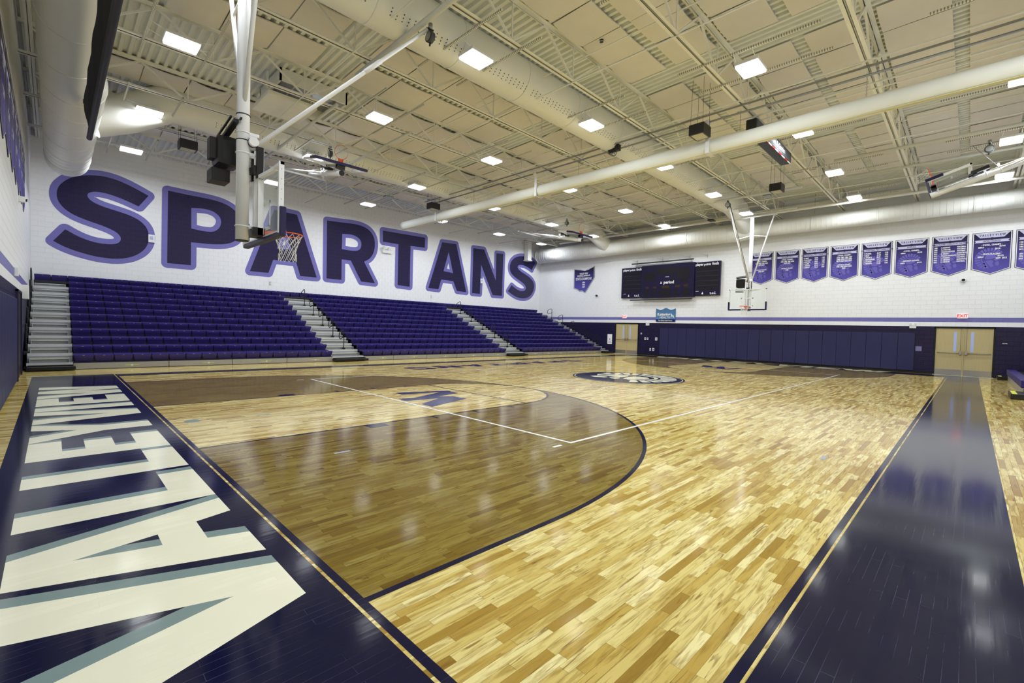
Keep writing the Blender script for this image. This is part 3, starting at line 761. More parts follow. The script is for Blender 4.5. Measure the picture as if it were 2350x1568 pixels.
# ---- ducts
def ducts():
    def duct(name, lab, segs, ring_m, seams, parts_extra=()):
        pass
    def ringed(mb, pts, r, step=.28, n=28):
        """spiral duct: fine raised seams along the run"""
        mb.tube(pts, r, n)
    # left wall duct
    Z = 7.2; XA, RA, XB, RB = -.99, .50, -.88, .595
    t = empty('round_duct', (XA, 10, Z), 'large white round duct hung along the left wall above the banners', 'duct')
    MB().tube([(XA, YN+.02, Z), (XA, 13.9, Z), (XB, 14.5, Z), (XB, 18.0, Z), (XB, 22.6, Z)], [RA, RA, RB, RB, RB*.98], 40, caps=False).build('duct_body', DUCT, t)
    MB().tube([(XB, 22.6, Z), (XB, 22.66, Z), (XB, 22.70, Z)], [RB*.98, RB*.94, RB*.80], 40).build('end_cap', DUCT, t)
    for yy in (2.2, 4.6, 7.0, 9.2, 11.4, 13.2, 14.7, 16.0, 17.4, 18.9, 20.4, 21.8):
        f_ = yy < 14; MB().torus((XA if f_ else XB, yy, Z), (RA if f_ else RB)+.003, .013, 'y', 40, 6).build('duct_collar', DUCT, t)
    s = MB(); yy = .5
    while yy < 22.5:
        if yy < 13.9 or yy > 14.5: s.torus((XA if yy < 14 else XB, yy, Z), (RA if yy < 14 else RB)-.003, .005, 'y', 36, 4)
        yy += .40
    s.build('spiral_seam', DUCT, t)['kind'] = 'stuff'
    # right wall duct with reducing diameter
    X2, Z2 = 26.6, 7.45
    t2 = empty('round_duct', (X2, 10, Z2), 'long white round duct along the banner wall above the scoreboard', 'duct')
    MB().tube([(X2, 24.2, Z2), (X2, 18.2, Z2), (X2, 17.6, Z2), (X2, 8.9, Z2), (X2, 7.6, Z2), (X2, YN, Z2)], [.56, .56, .53, .53, .40, .40], 40).build('duct_body', DUCT, t2)
    for yy, rr in ((24.15, .57), (22.3, .57), (19.0, .57), (18.1, .57), (17.6, .54), (14.6, .54), (11.8, .54), (9.4, .54), (8.6, .50), (7.6, .41), (5.3, .41), (2.6, .41), (-.6, .41)):
        MB().torus((X2, yy, Z2), rr, .014, 'y', 40, 6).build('duct_collar', DUCT, t2)
    s = MB(); yy = 24.0
    while yy > -2:
        rr = .562 if yy > 18.2 else (.532 if yy > 8.9 else (.402 if yy < 7.6 else 0))
        if rr: s.torus((X2, yy, Z2), rr, .005, 'y', 32, 4)
        yy -= .22
    s.build('spiral_seam', DUCT, t2)['kind'] = 'stuff'
    h = MB()
    for yy in (21.0, 17.0, 13.0, 9.8, 5.2, 1.2, -1.9): h.tube([(X2-.2, yy, 7.9), (X2-.2, yy, 8.9)], .008, 6)
    h.build('hanger_rod', GALV, t2)
    # ducts running down the gym inside the joist space
    for y, r, lab, nm in ((8.45, .56, 'cream perforated round duct running down the middle of the gym', 0), (17.72, .56, 'cream perforated round duct near the bleachers', 1)):
        t3 = empty('round_duct', (12, y, 8.35), lab, 'duct')
        A = [(-.5, y, Z+.15), (.3, y, 7.75), (1.3, y, 8.40), (2.2, y, 8.44)]
        B = [(24.1, y, 8.44), (24.9, y, 8.25), (25.6, y, 7.95), (26.35, y, 7.6)]
        MB().tube(A+B, [r*.95, r*.98, r, r, r, r*.98, r*.9, r*.78], 36, caps=False).build('duct_body', DUCT, t3)
        for xx in (3.4, 5.6, 7.8, 10.0, 12.4, 14.6, 16.8, 19.0, 21.2, 23.2): MB().torus((xx, y, 8.44), r+.003, .012, 'x', 36, 6).build('duct_collar', DUCT, t3)
        # rows of round outlets on the underside
        hol = MB()
        for k in range(150):
            xx = 2.6+k*.14
            if int((xx-3.4)/2.2*10) % 10 == 0: continue
            for q in range(3):
                for sd in (-1, 1):
                    an = radians(-90+sd*(40+q*7)) + (0.04 if k % 2 else 0)
                    c = Vector((xx, y+(r+.001)*cos(an), 8.44+(r+.001)*sin(an)))
                    nn = Vector((0, cos(an), sin(an))); a = Vector((1, 0, 0)); b = nn.cross(a)
                    hol.add([c+nn*.002+a*.016*cos(2*pi*m/6)+b*.016*sin(2*pi*m/6) for m in range(6)], [(0,1,2,3,4,5)])
        o = hol.build('outlet_holes', DARKGREY, t3); o['kind'] = 'stuff'
    # small riser against the bleacher wall at the corner
    t4 = empty('duct_elbow', (25.7, 24.45, 7.4), 'square cream duct dropping beside the last letter in the corner', 'duct')
    MB().bbox((25.35, 24.3, 7.05), (25.75, 24.75, 8.6), .02).build('riser', DUCT, t4)
    MB().bbox((25.3, 24.25, 6.98), (25.8, 24.78, 7.06), .01).build('flange', DUCT, t4)

# ================================================================== BASKETBALL GOALS
def make_goal(name, lab, M, mast_top, kind='main'):
    """local frame: x = out towards the court, y = sideways, z = up; origin on the board face at rim height"""
    t = bpy.data.objects.new(name, None); COL.objects.link(t); t.matrix_basis = M; tag(t, lab, 'basketball goal')
    def B(nm, mb, m, par=None):
        me = mb.build(nm, m, None); me.parent = par or t; return me
    zb, zt, hw = -.15, .92, .915
    B('backboard_glass', MB().box((-.012, -hw+.03, zb+.03), (0, hw-.03, zt-.03)), GLASSM)
    f = MB()
    for a, b in (((-.07, -hw, zb), (.004, -hw+.045, zt)), ((-.07, hw-.045, zb), (.004, hw, zt)), ((-.05, -hw, zt-.045), (.004, hw, zt)), ((-.05, -hw, zb), (.004, hw, zb+.045))): f.box(a, b)
    B('board_frame', f, WHP)
    hl = MB()
    for yy in (-hw-.001, hw+.001):
        for zz in (.35, .5, .65, .8): hl.box((-.036, yy-.001, zz), (-.028, yy+.001, zz+.012))
    B('frame_bolts', hl, DARKGREY)['kind'] = 'stuff'
    ln = MB()
    for a, b in (((.001, -hw+.07, zb+.07), (.004, -hw+.10, zt-.06)), ((.001, hw-.10, zb+.07), (.004, hw-.07, zt-.06)), ((.001, -hw+.07, zt-.09), (.004, hw-.07, zt-.06)), ((.001, -hw+.07, zb+.07), (.004, hw-.07, zb+.10))): ln.box(a, b)
    if kind != 'main': B('border_line', ln, WHP)
    sq = MB()
    for a, b in (((.001, -.305, .02), (.005, -.255, .46)), ((.001, .255, .02), (.005, .305, .46)), ((.001, -.305, .41), (.005, .305, .46)), ((.001, -.305, .0), (.005, .305, .05))): sq.box(a, b)
    B('shooter_square', sq, WHP)
    for s in (-1, 1):
        B('corner_pad', MB().bbox((-.06, s*(hw+.03), zb-.045), (.035, s*(hw-.045), zb+.40), .02), NAVYP)
    B('bottom_pad', MB().bbox((-.06, -hw-.0, zb-.05), (.035, hw, zb+.025), .02), NAVYP)
    # rim and net
    rim = MB().torus((.15+.229, 0, 0), .235, .009, 'z', 36, 8)
    rim.box((.0, -.07, -.13), (.012, .07, .03)); rim.bar((.0, -.05, -.05), (.16, -.09, -.002), .012, .05); rim.bar((.0, .05, -.05), (.16, .09, -.002), .012, .05)
    rim.box((.0, -.08, -.012), (.16, .08, -.004))
    r = B('rim', rim, ORANGE)
    net = MB(); n = 12; lv = 6
    def rad(z): return .229-.10*min(1, z/.26)**.8 + (.012 if z > .3 else 0)
    for k in range(n):
        for d in (1, -1):
            pts = []
            for q in range(lv*2+1):
                z = .44*q/(lv*2); a = 2*pi*(k+d*q*.25)/n
                pts.append((.379+rad(z)*cos(a), rad(z)*sin(a), -z-.01))
            net.tube(pts, .0042, 4, caps=False)
    B('net', net, NETM)
    # carriage behind the board
    c = MB()
    for s in (-1, 1): c.box((-.13, s*.115-.025, -.10), (-.05, s*.115+.025, 1.30))
    B('height_track', c, WHP if kind == 'main' else GREYS)
    c = MB(); c.box((-.16, -.16, .80), (-.06, -.10, 1.30)).box((-.16, .10, .80), (-.06, .16, 1.30)).box((-.2, -.14, -.12), (-.05, .14, .02)).box((-.2, -.14, .9), (-.1, .14, 1.0))
    B('carriage', c, BLACK)
    c = MB()
    for zz in (.05, .25, .45, .65): c.box((-.048, -.15, zz), (-.044, -.09, zz+.008)).box((-.048, .09, zz), (-.044, .15, zz+.008))
    c.box((-.05, -.145, -.08), (-.046, -.095, .85))
    B('height_scale', c, PAPER)
    c = MB().bar((-.12, -.1, .82), (-.02, -.6, .88), .06, .05).bar((-.12, .1, .82), (-.02, .6, .88), .06, .05)
    B('board_bracket', c, WHP)
    # mast
    R = .093
    m = MB().tube([(-.32, 0, -.20), (-.32, 0, mast_top)], R, 28)
    B('mast', m, WHP)
    c = MB()
    for zz in (.02, 1.18, 1.50): c.torus((-.32, 0, zz), R+.004, .010, 'z', 28, 6); c.bar((-.25, -.05, zz), (-.10, -.05, zz), .01, .05).bar((-.25, .05, zz), (-.10, .05, zz), .01, .05)
    B('mast_clamp', c, WHP)
    B('mast_cap', MB().tube([(-.32, 0, -.215), (-.32, 0, -.2)], R+.002, 24), BLACK)
    return t

def goals():
    I = Matrix
    # near goal at the left baseline, hanging in play
    def extras(t, main_far):
        def B(nm, mb, m):
            o = mb.build(nm, m, None); o.parent = t; return o
        R = .093
        B('cable_band', MB().torus((-.32, 0, 1.38), R+.003, .008, 'z', 24, 6).torus((-.32, 0, 1.78), R+.003, .008, 'z', 24, 6), BLACK)
        # V frame above
        sd = MB()
        for s in (-1, 1): sd.tube([(-.32, s*.05, 1.25 if main_far else 1.95), (-.32, s*1.05, 4.72)], .035, 12)
        B('side_strut', sd, WHP)
        B('top_bar', MB().tube([(-.32, -1.15, 4.72), (-.32, 1.15, 4.72)], .05, 12), WHP)
        hg = MB()
        for s in (-1, 1): hg.tube([(-.32, s*.9, 4.72), (-.32, s*.9, 4.98)], .02, 8)
        B('hanger', hg, WHP)
        B('cross_brace', MB().bar((-.32, 0, 3.75), (-.32, .72, 3.62), .03, .03).bar((-.32, 0, 3.75), (-.32, -.72, 3.62), .03, .03), WHP)
        # folding brace forward to the joists
        b = MB().tube([(-.12, 0, 1.36), (3.10, 0, 4.74)], .036, 14)
        B('folding_brace', b, WHP)
        B('brace_sleeve', MB().tube([(1.72, 0, 3.29), (2.05, 0, 3.64)], .046, 14), WHP)
        B('brace_joint', MB().tube([(-.20, -.16, 1.36), (-.20, .16, 1.36)], .07, 18), WHP)
        B('brace_collar', MB().tube([(-.20, -.10, 1.36), (-.20, -.06, 1.36)], .076, 18), BLACK)
        # shot clock beside the mast
        k = MB(); k.bbox((-.62, .26, 1.02), (-.28, .70, 1.50), .09)
        B('shot_clock', k, BLACK)
        k = MB().bar((-.45, -.14, 1.62), (-.45, .72, 1.54), .07, .05).bar((-.38, -.14, 1.68), (-.38, .72, 1.60), .025, .025).bar((-.52, -.14, 1.66), (-.52, .72, 1.58), .025, .025)
        B('clock_arm', k, BLACK)
        k = MB().bbox((-.66, .40, .78), (-.40, .74, .98), .01).bbox((-.70, .34, 1.10), (-.60, .54, 1.44), .01)
        B('clock_horn', k, BLACK)
        B('lead_wire', MB().tube([(-.10, .02, 1.40), (1.4, .03, 2.98), (3.05, .04, 4.72)], .022 if main_far else .007, 6), BLACK)
    t = make_goal('basketball_goal', 'glass basketball goal hanging over the near left baseline on a thick white mast', Matrix.Translation((1.22, 7.62, 3.05)), 5.2)
    extras(t, False)
    M = Matrix.Translation((24.38, 7.62, 3.05)) @ Matrix.Rotation(pi, 4, 'Z')
    t = make_goal('basketball_goal', 'glass basketball goal hanging in play in front of the banner wall', M, 4.72)
    extras(t, True)
    for o in [k for k in t.children if k.name.split('.')[0] in ('shot_clock', 'clock_arm', 'clock_horn')]:
        o.matrix_basis = Matrix.Scale(-1, 4, (0, 1, 0)) @ o.matrix_basis
    # folded cross-court goals
    def folded(x, side, lab, tilt=80, yb=15.0, zb=7.0):
        # side +1: over the bleachers side, board lies flat with its padded edge towards the court centre
        A = Matrix.Rotation(-pi/2 if side > 0 else pi/2, 4, 'Z')              # face towards the court centre
        # local x -> world -Y (side +), swing the mast's foot towards the centre
        Rt = Matrix.Rotation(-radians(tilt)*side, 4, 'X')
        M = Matrix.Translation((x, yb if side > 0 else 15.24-yb, zb)) @ Rt @ A @ Matrix.Translation((0, 0, .15))
        t = make_goal('folded_goal', lab, M, 2.6, 'side')
        def B(nm, mb, m):
            o = mb.build(nm, m, None); o.parent = t; return o
        sd = MB()
        for s in (-1, 1): sd.tube([(-.32, s*.06, 1.5), (-.32, s*1.0, 3.9)], .03, 10)
        B('side_strut', sd, WHP)
        B('pivot_bar', MB().tube([(-.32, -1.1, 3.9), (-.32, 1.1, 3.9)], .04, 10), WHP)
        B('lift_cable', MB().tube([(-.25, .02, 1.5), (.75, .02, 1.15)], .008, 6), GALV)
        B('folding_brace', MB().tube([(-.25, .12, 1.3), (-.30, .25, 3.6)], .028, 10).tube([(-.25, -.12, 1.3), (-.30, -.25, 3.6)], .028, 10), WHP)
        return t
    folded(5.85, 1, 'folded up glass goal, left one of the two above the bleachers side', 78, 14.95, 7.12)
    folded(19.75, 1, 'folded up glass goal above the bleachers side near the banner wall duct', 78, 14.9, 6.95)
    folded(19.75, -1, 'folded up glass goal at the upper right, seen edge on', 72, 14.75, 6.75)

    def support(x, y0, y1, z, r, lab): tag(MB().tube([(x, y0, z), (x, y1, z)], r, 14).build('support_pipe', STEEL2 if r > .03 else STEEL), lab, 'pipe')
    support(4.20, 4.6, 10.53, 7.86, .062, 'thick white support pipe carrying the winch of the near goal')
    support(.90, 5.6, 9.8, 8.13, .05, 'support pipe over the near goal mast')
    support(21.25, 4.6, 10.8, 7.92, .055, 'support pipe carrying the winch of the far goal')
    support(24.75, 5.6, 10.2, 7.93, .05, 'support pipe over the mast of the far goal')
    for x in (4.6, 7.1, 18.6, 20.9): support(x, 12.6, 19.4, 7.93, .045, {4.6: 'support pipe over the left folded goal, left one', 7.1: 'support pipe over the left folded goal, right one', 18.6: 'support pipe over the folded goal near the duct, left one', 20.9: 'support pipe over the folded goal near the duct, right one'}[x])
    for x in (18.6, 20.9): support(x, -3.4, 3.0, 7.9, .05, 'support pipe over the folded goal at the upper right, %s' % ('nearer one' if x < 19 else 'farther one'))
    # the long round rails seen near the banner wall
    tag(MB().tube([(25.2, -3, 7.93), (25.2, 21, 7.93)], .06, 12).build('support_pipe', STEEL), 'long pale pipe across the joists in front of the banner wall duct', 'pipe')
    # winches
    def winch(x, y, z, lab):
        t = empty('winch', (x, y, z), lab, 'winch')
        MB().tube([(x-.05, y, z-.18), (x+.05, y, z-.18)], .115, 20).build('drum', DARKGREY, t)
        MB().tube([(x-.06, y, z-.18), (x-.055, y, z-.18)], .09, 20).build('drum_cover', GALV, t)
        MB().tube([(x, y, z-.02), (x, y, z+.10)], .045, 12).build('motor', GALV, t)
        MB().bar((x-.07, y, z-.02), (x+.07, y, z-.02), .05, .03).tube([(x, y, z-.30), (x, y+.01, z-.36)], .02, 8).build('bracket', BLACK, t)
    winch(4.40, 7.62, 7.85, 'round grey winch on the pipe above the near goal brace')
    winch(21.25, 7.62, 7.85, 'small round winch at the head of the far goal brace')
    winch(19.75, -.9, 7.85, 'round grey winch above the folded goal at the upper right')
    winch(19.75, 16.04, 7.92, 'small winch above the folded goal near the duct')
    winch(5.9, 16.04, 7.92, 'winch above the left folded goal')

# ================================================================== CURTAIN ROLL, TRACKS, SPEAKERS, SIGN
def hanging():
    X = 12.8
    t = empty('divider_curtain', (X, 10, 7.2), 'rolled white divider curtain crossing the gym as a long tube', 'curtain')
    mb = MB(); n = 28; pts = [(X, YN+.1, 7.2)] + [(X, y, 7.2) for y in range(-2, 23, 2)] + [(X, 22.3, 7.2)]
    # slightly oval and soft
    vs = []; fs = []
    for i, p in enumerate(pts):
        rr = .20+(.012 if i % 2 else 0)
        vs += [(X+rr*.95*cos(2*pi*k/n), p[1], 7.2+rr*1.08*sin(2*pi*k/n)+.01*sin(i)) for k in range(n)]
    for i in range(len(pts)-1):
        for k in range(n): fs.append((i*n+k, (i+1)*n+k, (i+1)*n+(k+1) % n, i*n+(k+1) % n))
    mb.add(vs, fs, True); mb.f += [[k for k in range(n)], [(len(pts)-1)*n+k for k in range(n)][::-1]]; mb.mi += [0, 0]; mb.sm += [False]*2
    cu = mat('curtain vinyl', (.72, .73, .67), .45, noise=.04, nscale=2, bump=.3, bscale=5)
    mb.build('curtain_roll', cu, t)
    MB().box((X-.10, YN+.1, 6.985), (X+.02, 22.3, 7.0)).build('curtain_hem', mat('curtain hem', (.60, .56, .30), .6), t)
    for y in (18.9, 12.0, 5.08, -1.9):
        MB().box((X-.215, y-.06, 6.97), (X-.205, y+.06, 7.86)).box((X-.215, y-.06, 6.965), (X+.21, y+.06, 6.975)).box((X+.205, y-.06, 6.97), (X+.215, y+.06, 7.4)).build('lift_strap', WHP, t)
        MB().tube([(X-.24, y-.07, 7.86), (X-.24, y+.07, 7.86)], .075, 18).build('strap_reel', WHP, t)
    t2 = empty('drive_shaft', (X, 10, 7.86), 'dark steel drive shaft above the rolled curtain', 'pipe')
    MB().tube([(X-.24, YN+.1, 7.86), (X-.24, 19.0, 7.86)], .028, 12).build('shaft', GALV, t2)
    for i, (xx, zz, r) in enumerate(((12.35, 7.97, .02), (12.1, 7.99, .016), (13.35, 7.99, .02), (13.7, 7.985, .016), (14.1, 7.985, .014))):
        tag(MB().bar((xx, YN+.1, zz), (xx, 19.5 if i < 2 else 22.3, zz), r*2, r*2).build('steel_channel', GALV if i == 0 else STEEL), ['galvanised channel just before the curtain shaft', 'cream channel before the curtain roll, outer one', 'cream channel just behind the curtain roll', 'cream channel behind the curtain roll, middle one', 'cream channel behind the curtain roll, outer one'][i], 'channel')
    # chains
    for y in (16.0, 9.93, 4.2, 1.3):
        o = empty('hanging_chain', (X-.1, y, 7.6), {16.0: 'chain holding the curtain roll near the bleachers', 9.93: 'chain holding the curtain roll by the motor', 4.2: 'chain holding the curtain roll beside the black speaker', 1.3: 'chain holding the curtain roll at the upper right'}[y], 'chain')
        c = MB()
        for k in range(14): c.torus((X-.1, y, 7.43+k*.042), .016, .004, 'x' if k % 2 else 'y', 10, 4)
        c.build('links', GALV, o)
    # motor
    o = empty('curtain_motor', (12.55, 8.35, 7.85), 'black curtain motor with small wheel on the shaft', 'motor')
    MB().tube([(12.56, 8.15, 7.87), (12.56, 8.5, 7.87)], .085, 18).build('motor_body', BLACK, o)
    MB().bbox((12.42, 8.05, 7.78), (12.58, 8.2, 7.98), .01).build('gear_box', BLACK, o)
    MB().torus((12.40, 8.2, 7.68), .09, .010, 'x', 20, 6).bar((12.40, 8.2, 7.59), (12.40, 8.2, 7.77), .01, .01).bar((12.40, 8.11, 7.68), (12.40, 8.29, 7.68), .01, .01).build('hand_wheel', BLACK, o)
    # speakers
    cream = mat('speaker grille', (.55, .53, .40), .6)
    def speaker(x, y, z, lab):
        o = empty('hanging_speaker', (x, y, z), lab, 'speaker', 'black box speakers under the roof')
        # deep box with an open cream mouth underneath
        MB().bbox((x-.26, y-.22, z), (x+.26, y+.22, z+.30), .012).build('cabinet', BLACK, o)
        MB().box((x-.21, y-.17, z-.004), (x+.21, y+.17, z+.002)).build('grille', cream, o)
        w_ = MB()
        for a in (-.26, .26):
            for b in (-.2, .2): w_.tube([(x+a*.9, y+b*.9, z+.30), (x+a*.8, y+b*.8, ztop(y)+.01)], .005, 5)
        w_.build('hanging_wire', BLACK, o)
    for x, y, z, lab in ((2.05, 18.7, 7.42, 'black box speaker hanging at the left near the bleacher wall'), (12.2, 5.15, 7.35, 'black box speaker hanging behind the curtain shaft reel'),
                         (19.6, 5.1, 7.42, 'black box speaker hanging on four wires above the far goal'), (12.25, 18.6, 7.42, 'black box speaker beside the left end of the curtain roll')):
        speaker(x, y, z, lab)
    # long sign over the court
    o = empty('hanging_sign', (15, 4.05, 7.3), 'long dark sign box under a joist behind the curtain roll, white lettering', 'sign')
    MB().bbox((13.0, 3.86, 7.42), (16.5, 4.15, 7.80), .03).build('sign_box', BLACK, o)
    MB().box((13.05, 3.852, 7.47), (16.55, 3.86, 7.78)).build('sign_panel', mat('sign panel', (.10, .10, .11), .85, spec=.1), o)
    f1 = lambda a, b: (15.1+a, 3.846, 7.63+b)
    tx = MB(); text_on(tx, 'Pool & Garden', .24, f1, .003); tx.build('sign_lettering', PAPER, o, face=(0, -1, 0))
    for k in range(10): MB().box((13.1+k*.34, 3.846, 7.40), (13.4+k*.34, 3.858, 7.44)).build('sign_stripe', PAPER if k % 2 else RED, o)
    MB().box((13.6, 4.0, 7.80), (13.64, 4.12, 8.0)).box((16.2, 4.0, 7.80), (16.24, 4.12, 8.0)).build('sign_hanger', GALV, o)
    # camera dome units
    for x, y, z, lab in ((24.7, 9.75, 7.85, 'black box hanging from a joist left of the far goal brace'), (10.2, 19.4, 7.7, 'grey device hanging near the bleacher wall left of the curtain'), (22.5, 6.3, 8.1, 'grey heater box under the roof beside the far goal')):
        o = empty('ceiling_device', (x, y, z), lab, 'device')
        MB().bbox((x-.22, y-.14, z), (x+.22, y+.14, z+.08), .01).build('case', BLACK if x > 24 else GALV, o)
        MB().bar((x-.12, y, z+.08), (x-.12, y, z+.22), .03, .03).bar((x+.12, y, z+.08), (x+.12, y, z+.22), .03, .03).build('bracket', STEEL, o)
    # roof openings
    o = empty('roof_unit', (4.4, 14.5, 8.6), 'grey framed roof opening with a flat cream air panel, left of the winch brace', 'air unit')
    x0, x1, y0_, y1_ = 3.35, 5.35, 13.55, 15.35
    f = MB()
    for p, q in (((x0, y0_, 8.50), (x0+.05, y1_, 8.86)), ((x1-.05, y0_, 8.50), (x1, y1_, 8.86)), ((x0, y0_, 8.50), (x1, y0_+.05, 8.86)), ((x0, y1_-.05, 8.50), (x1, y1_, 8.86))): f.box(p, q)
    f.build('curb_frame', STEEL, o)
    MB().box((x0+.05, y0_+.05, 8.80), (x1-.05, y1_-.05, 8.84)).build('opening', GALV, o)
    MB().bbox((x0-.25, y0_+.2, 8.10), (x0+1.15, y1_-.1, 8.22), .02).build('air_panel', STEEL, o)
    MB().box((x0-.2, y0_+.5, 8.22), (x0-.15, y0_+.55, 8.86)).box((x0+1.05, y0_+.5, 8.22), (x0+1.1, y0_+.55, 8.86)).build('panel_hanger', STEEL, o)
    # sprinkler style pendants
    for x, y, lab in ((14.8, 5.0, 'small round detector on the roof deck over the court'), (8.6, 6.2, 'small round detector by the middle duct')):
        o = empty('detector', (x, y, 8.8), lab, 'detector'); MB().tube([(x, y, ztop(y)-.09), (x, y, ztop(y))], .05, 14).build('body', BLACK, o); MB().torus((x, y, ztop(y)-.1), .07, .006, 'z', 16, 5).build('guard', WHP, o)
    # net drop with black tube at the left
    o = empty('roll_up_net', (-.63, 8, 6), 'black net gathered on a black tube beside the left duct', 'net')
    nm = mat('black netting', (.012, .012, .014), .9, bump=1.0, bscale=120)
    mb = MB(); N = 40; K = 8; vs = []
    for i in range(N+1):
        y = -2.5+16.8*i/N
        for k in range(K+1):
            s = k/K; vs.append((-.63-.11*s+.010*sin(i*1.7+k), y, 5.86+.73*s))
    mb.add(vs, [(i*(K+1)+k, i*(K+1)+k+1, (i+1)*(K+1)+k+1, (i+1)*(K+1)+k) for i in range(N) for k in range(K)], True)
    mb.build('netting', nm, o)
    MB().tube([(-.63, -2.5, 5.82), (-.63, 5.9, 5.82), (-.63, 5.95, 5.82), (-.63, 14.35, 5.82)], [.065, .065, .055, .055], 18).build('roller_tube', RUBBER, o)
    s = MB()
    for k in range(5): s.tube([(-.615-.016*k, -2.5, 5.93+.11*k), (-.615-.016*k, 14.2, 5.93+.11*k)], .004, 4)
    s.build('net_cord', GALV, o)
    # wires fixing the net to the duct
    MB().tube([(-.74, 14.2, 6.55), (-.74, 14.2, 6.65)], .01, 5).tube([(-.74, 6, 6.55), (-.74, 6, 6.65)], .01, 5).build('tie', BLACK, o)

# ================================================================== BLEACHERS
NR = 12; RISE = .243; RUN = .56; Y0 = 17.82
def row(i): return Y0+i*RUN, .20+i*RISE          # front of the row, its deck height
def bleachers():
    secs = [('left', -.83, 6.88), ('middle', 8.24, 16.86), ('right', 18.24, 26.25)]
    # seat shape: front apron, flat top, small back lip; x 0..w
    sw = .455
    def seat_mesh():
        mb = MB(); w = sw-.006
        prof = [(.055, .015), (.035, .02), (-.022, .14), (-.036, .20), (-.034, .222), (-.01, .24), (.30, .228), (.36, .25), (.38, .25), (.38, .20), (.05, .19)]
        vs = []
        for x, dx, sg in ((.006, .010, 1), (.03, .0, 1), (w-.03, .0, -1), (w, .010, -1)):
            vs += [(x+sg*max(0, (.17-b))*.24, a+dx*(1 if a < .1 else 0), b-dx*.5) for a, b in prof]
        n = len(prof)
        fs = [(k*n+j, (k+1)*n+j, (k+1)*n+(j+1) % n, k*n+(j+1) % n) for k in range(3) for j in range(n)]
        mb.add(vs, fs); mb.f += [list(range(n)), [3*n+j for j in range(n)][::-1]]; mb.mi += [0, 0]; mb.sm += [False]*2
        # dark triangular filler between neighbours
        return mb
    proto = None
    rail_pts = []
    for si, (nm, x0, x1) in enumerate(secs):
        t = empty('bleacher_section', ((x0+x1)/2, Y0, 0), ['purple twelve row bleacher section between the left wall aisle and the second aisle',
                  'middle purple bleacher section between the two inner aisles', 'purple bleacher section nearest the banner wall'][si], 'bleachers', 'telescopic bleachers along the lettered wall')
        for i in range(NR):
            y, z = row(i)
            e0, e1 = x0, x1
            if i == NR-1: e0 = [-1.75, 6.88, 16.86][si]; e1 = [6.88, 16.86, 26.25][si]
            MB().box((e0, y-.02, z-.06), (e1, y+RUN+.05, z)).build('deck_board', GREYD, t)
            MB().box((e0, y-.024, z-.075), (e1, y-.008, z+.012)).build('deck_nosing', SEATC, t)
            MB().box((e0+.01, y+.09, z), (e1-.01, y+.11, z+.185)).build('seat_support', SEATC, t)
            MB().box((e0, y+.30, 0 if i == 0 else z-.3), (e1, y+.32, z-.06)).build('riser_board', SEATC, t)
            n = round((e1-e0)/sw); st = (e1-e0)/n
            for k in range(n):
                if proto is None:
                    o = seat_mesh().build('seat', SEAT, t); proto = o.data
                    o.matrix_basis = Matrix.Translation((e0+k*st, y, z))
                else: o = link_mesh('seat', proto, t, Matrix.Translation((e0+k*st, y, z)) @ Matrix.Diagonal((st/sw, 1, 1, 1)))
            mb = MB()
            for k in range(n): mb.box((e0+(k+.5)*st-.02, y-.036, z+.205), (e0+(k+.5)*st+.02, y-.031, z+.212))
            mb.build('seat_number_plates', ALU, t)['kind'] = 'stuff'
        # front skirt in panels
        J = {0: [-.83, 1.44, 3.26, 5.1, 6.88], 1: [8.24, 9.7, 11.5, 13.34, 15.15, 16.86], 2: [18.24, 20.0, 20.7, 22.36, 24.3, 26.25]}[si]
        for a, b in zip(J, J[1:]):
            MB().bbox((a+.008, Y0-.03, .012), (b-.008, Y0-.015, .185), .004).build('skirt_panel', GREYS, t)
            c = (a+b)/2+.2; q = MB(); q.k = 0; q.box((c-.17, Y0-.034, .085), (c-.04, Y0-.031, .10)).box((c+.04, Y0-.034, .085), (c+.17, Y0-.031, .10)); q.k = 1; q.box((c-.03, Y0-.035, .075), (c+.03, Y0-.031, .105))
            q.build('warning_sticker', [YEL, PAPER], t)
    # aisles: half steps on the decks, front step and handrails
    aisles = [(-1.77, -.83, 'against the left wall'), (6.88, 8.24, 'between the left and middle sections'), (16.86, 18.24, 'between the middle and right sections'), (26.25, 27.2, 'against the banner wall')]
    for ai, (x0, x1, lab) in enumerate(aisles):
        t = empty('aisle_steps', ((x0+x1)/2, Y0, 0), 'grey metal bleacher aisle steps '+lab, 'steps', 'bleacher aisle steps')
        for i in range(NR-1):
            y, z = row(i)
            MB().box((x0, y-.02, z-.06), (x1, y+RUN+.05, z)).build('aisle_deck', GREYD, t)
            MB().box((x0, y-.03, z-.07), (x1, y-.018, z+.012)).build('aisle_nosing', ALU, t)
            MB().box((x0, y-.012, z-.28 if i else 0), (x1, y-.004, z-.07)).build('aisle_riser', GREYD, t)
            a, b = x0+.05, x1-.07
            h = MB().box((a, y+.22, z+.10), (b, y+RUN-.02, z+.122)).box((a, y+.22, z), (a+.02, y+RUN-.02, z+.10)).box((b-.02, y+.22, z), (b, y+RUN-.02, z+.10)).box((a, y+.30, z), (b, y+.31, z+.10))
            h.build('half_step', GREYD, t)
            MB().box((a, y+.214, z+.098), (b, y+.222, z+.126)).build('half_step_nosing', ALU, t)
            if i in (0, 1, 2, 5): MB().box((a+.02, y+.210, z+.104), (b-.02, y+.2135, z+.110)).build('tread_tape', YEL, t)
        f = MB().bbox((x0, Y0-.40, .03), (x1+.05, Y0-.03, .115), .01).build('front_step', RUBBER, t)
        MB().box((x0+.03, Y0-.20, .115), (x1, Y0-.02, .15)).build('front_step_riser', RUBBER, t)
        MB().box((x0+.03, Y0-.405, .1155), (x1+.02, Y0-.10, .119)).build('front_step_tread', DARKGREY, t)
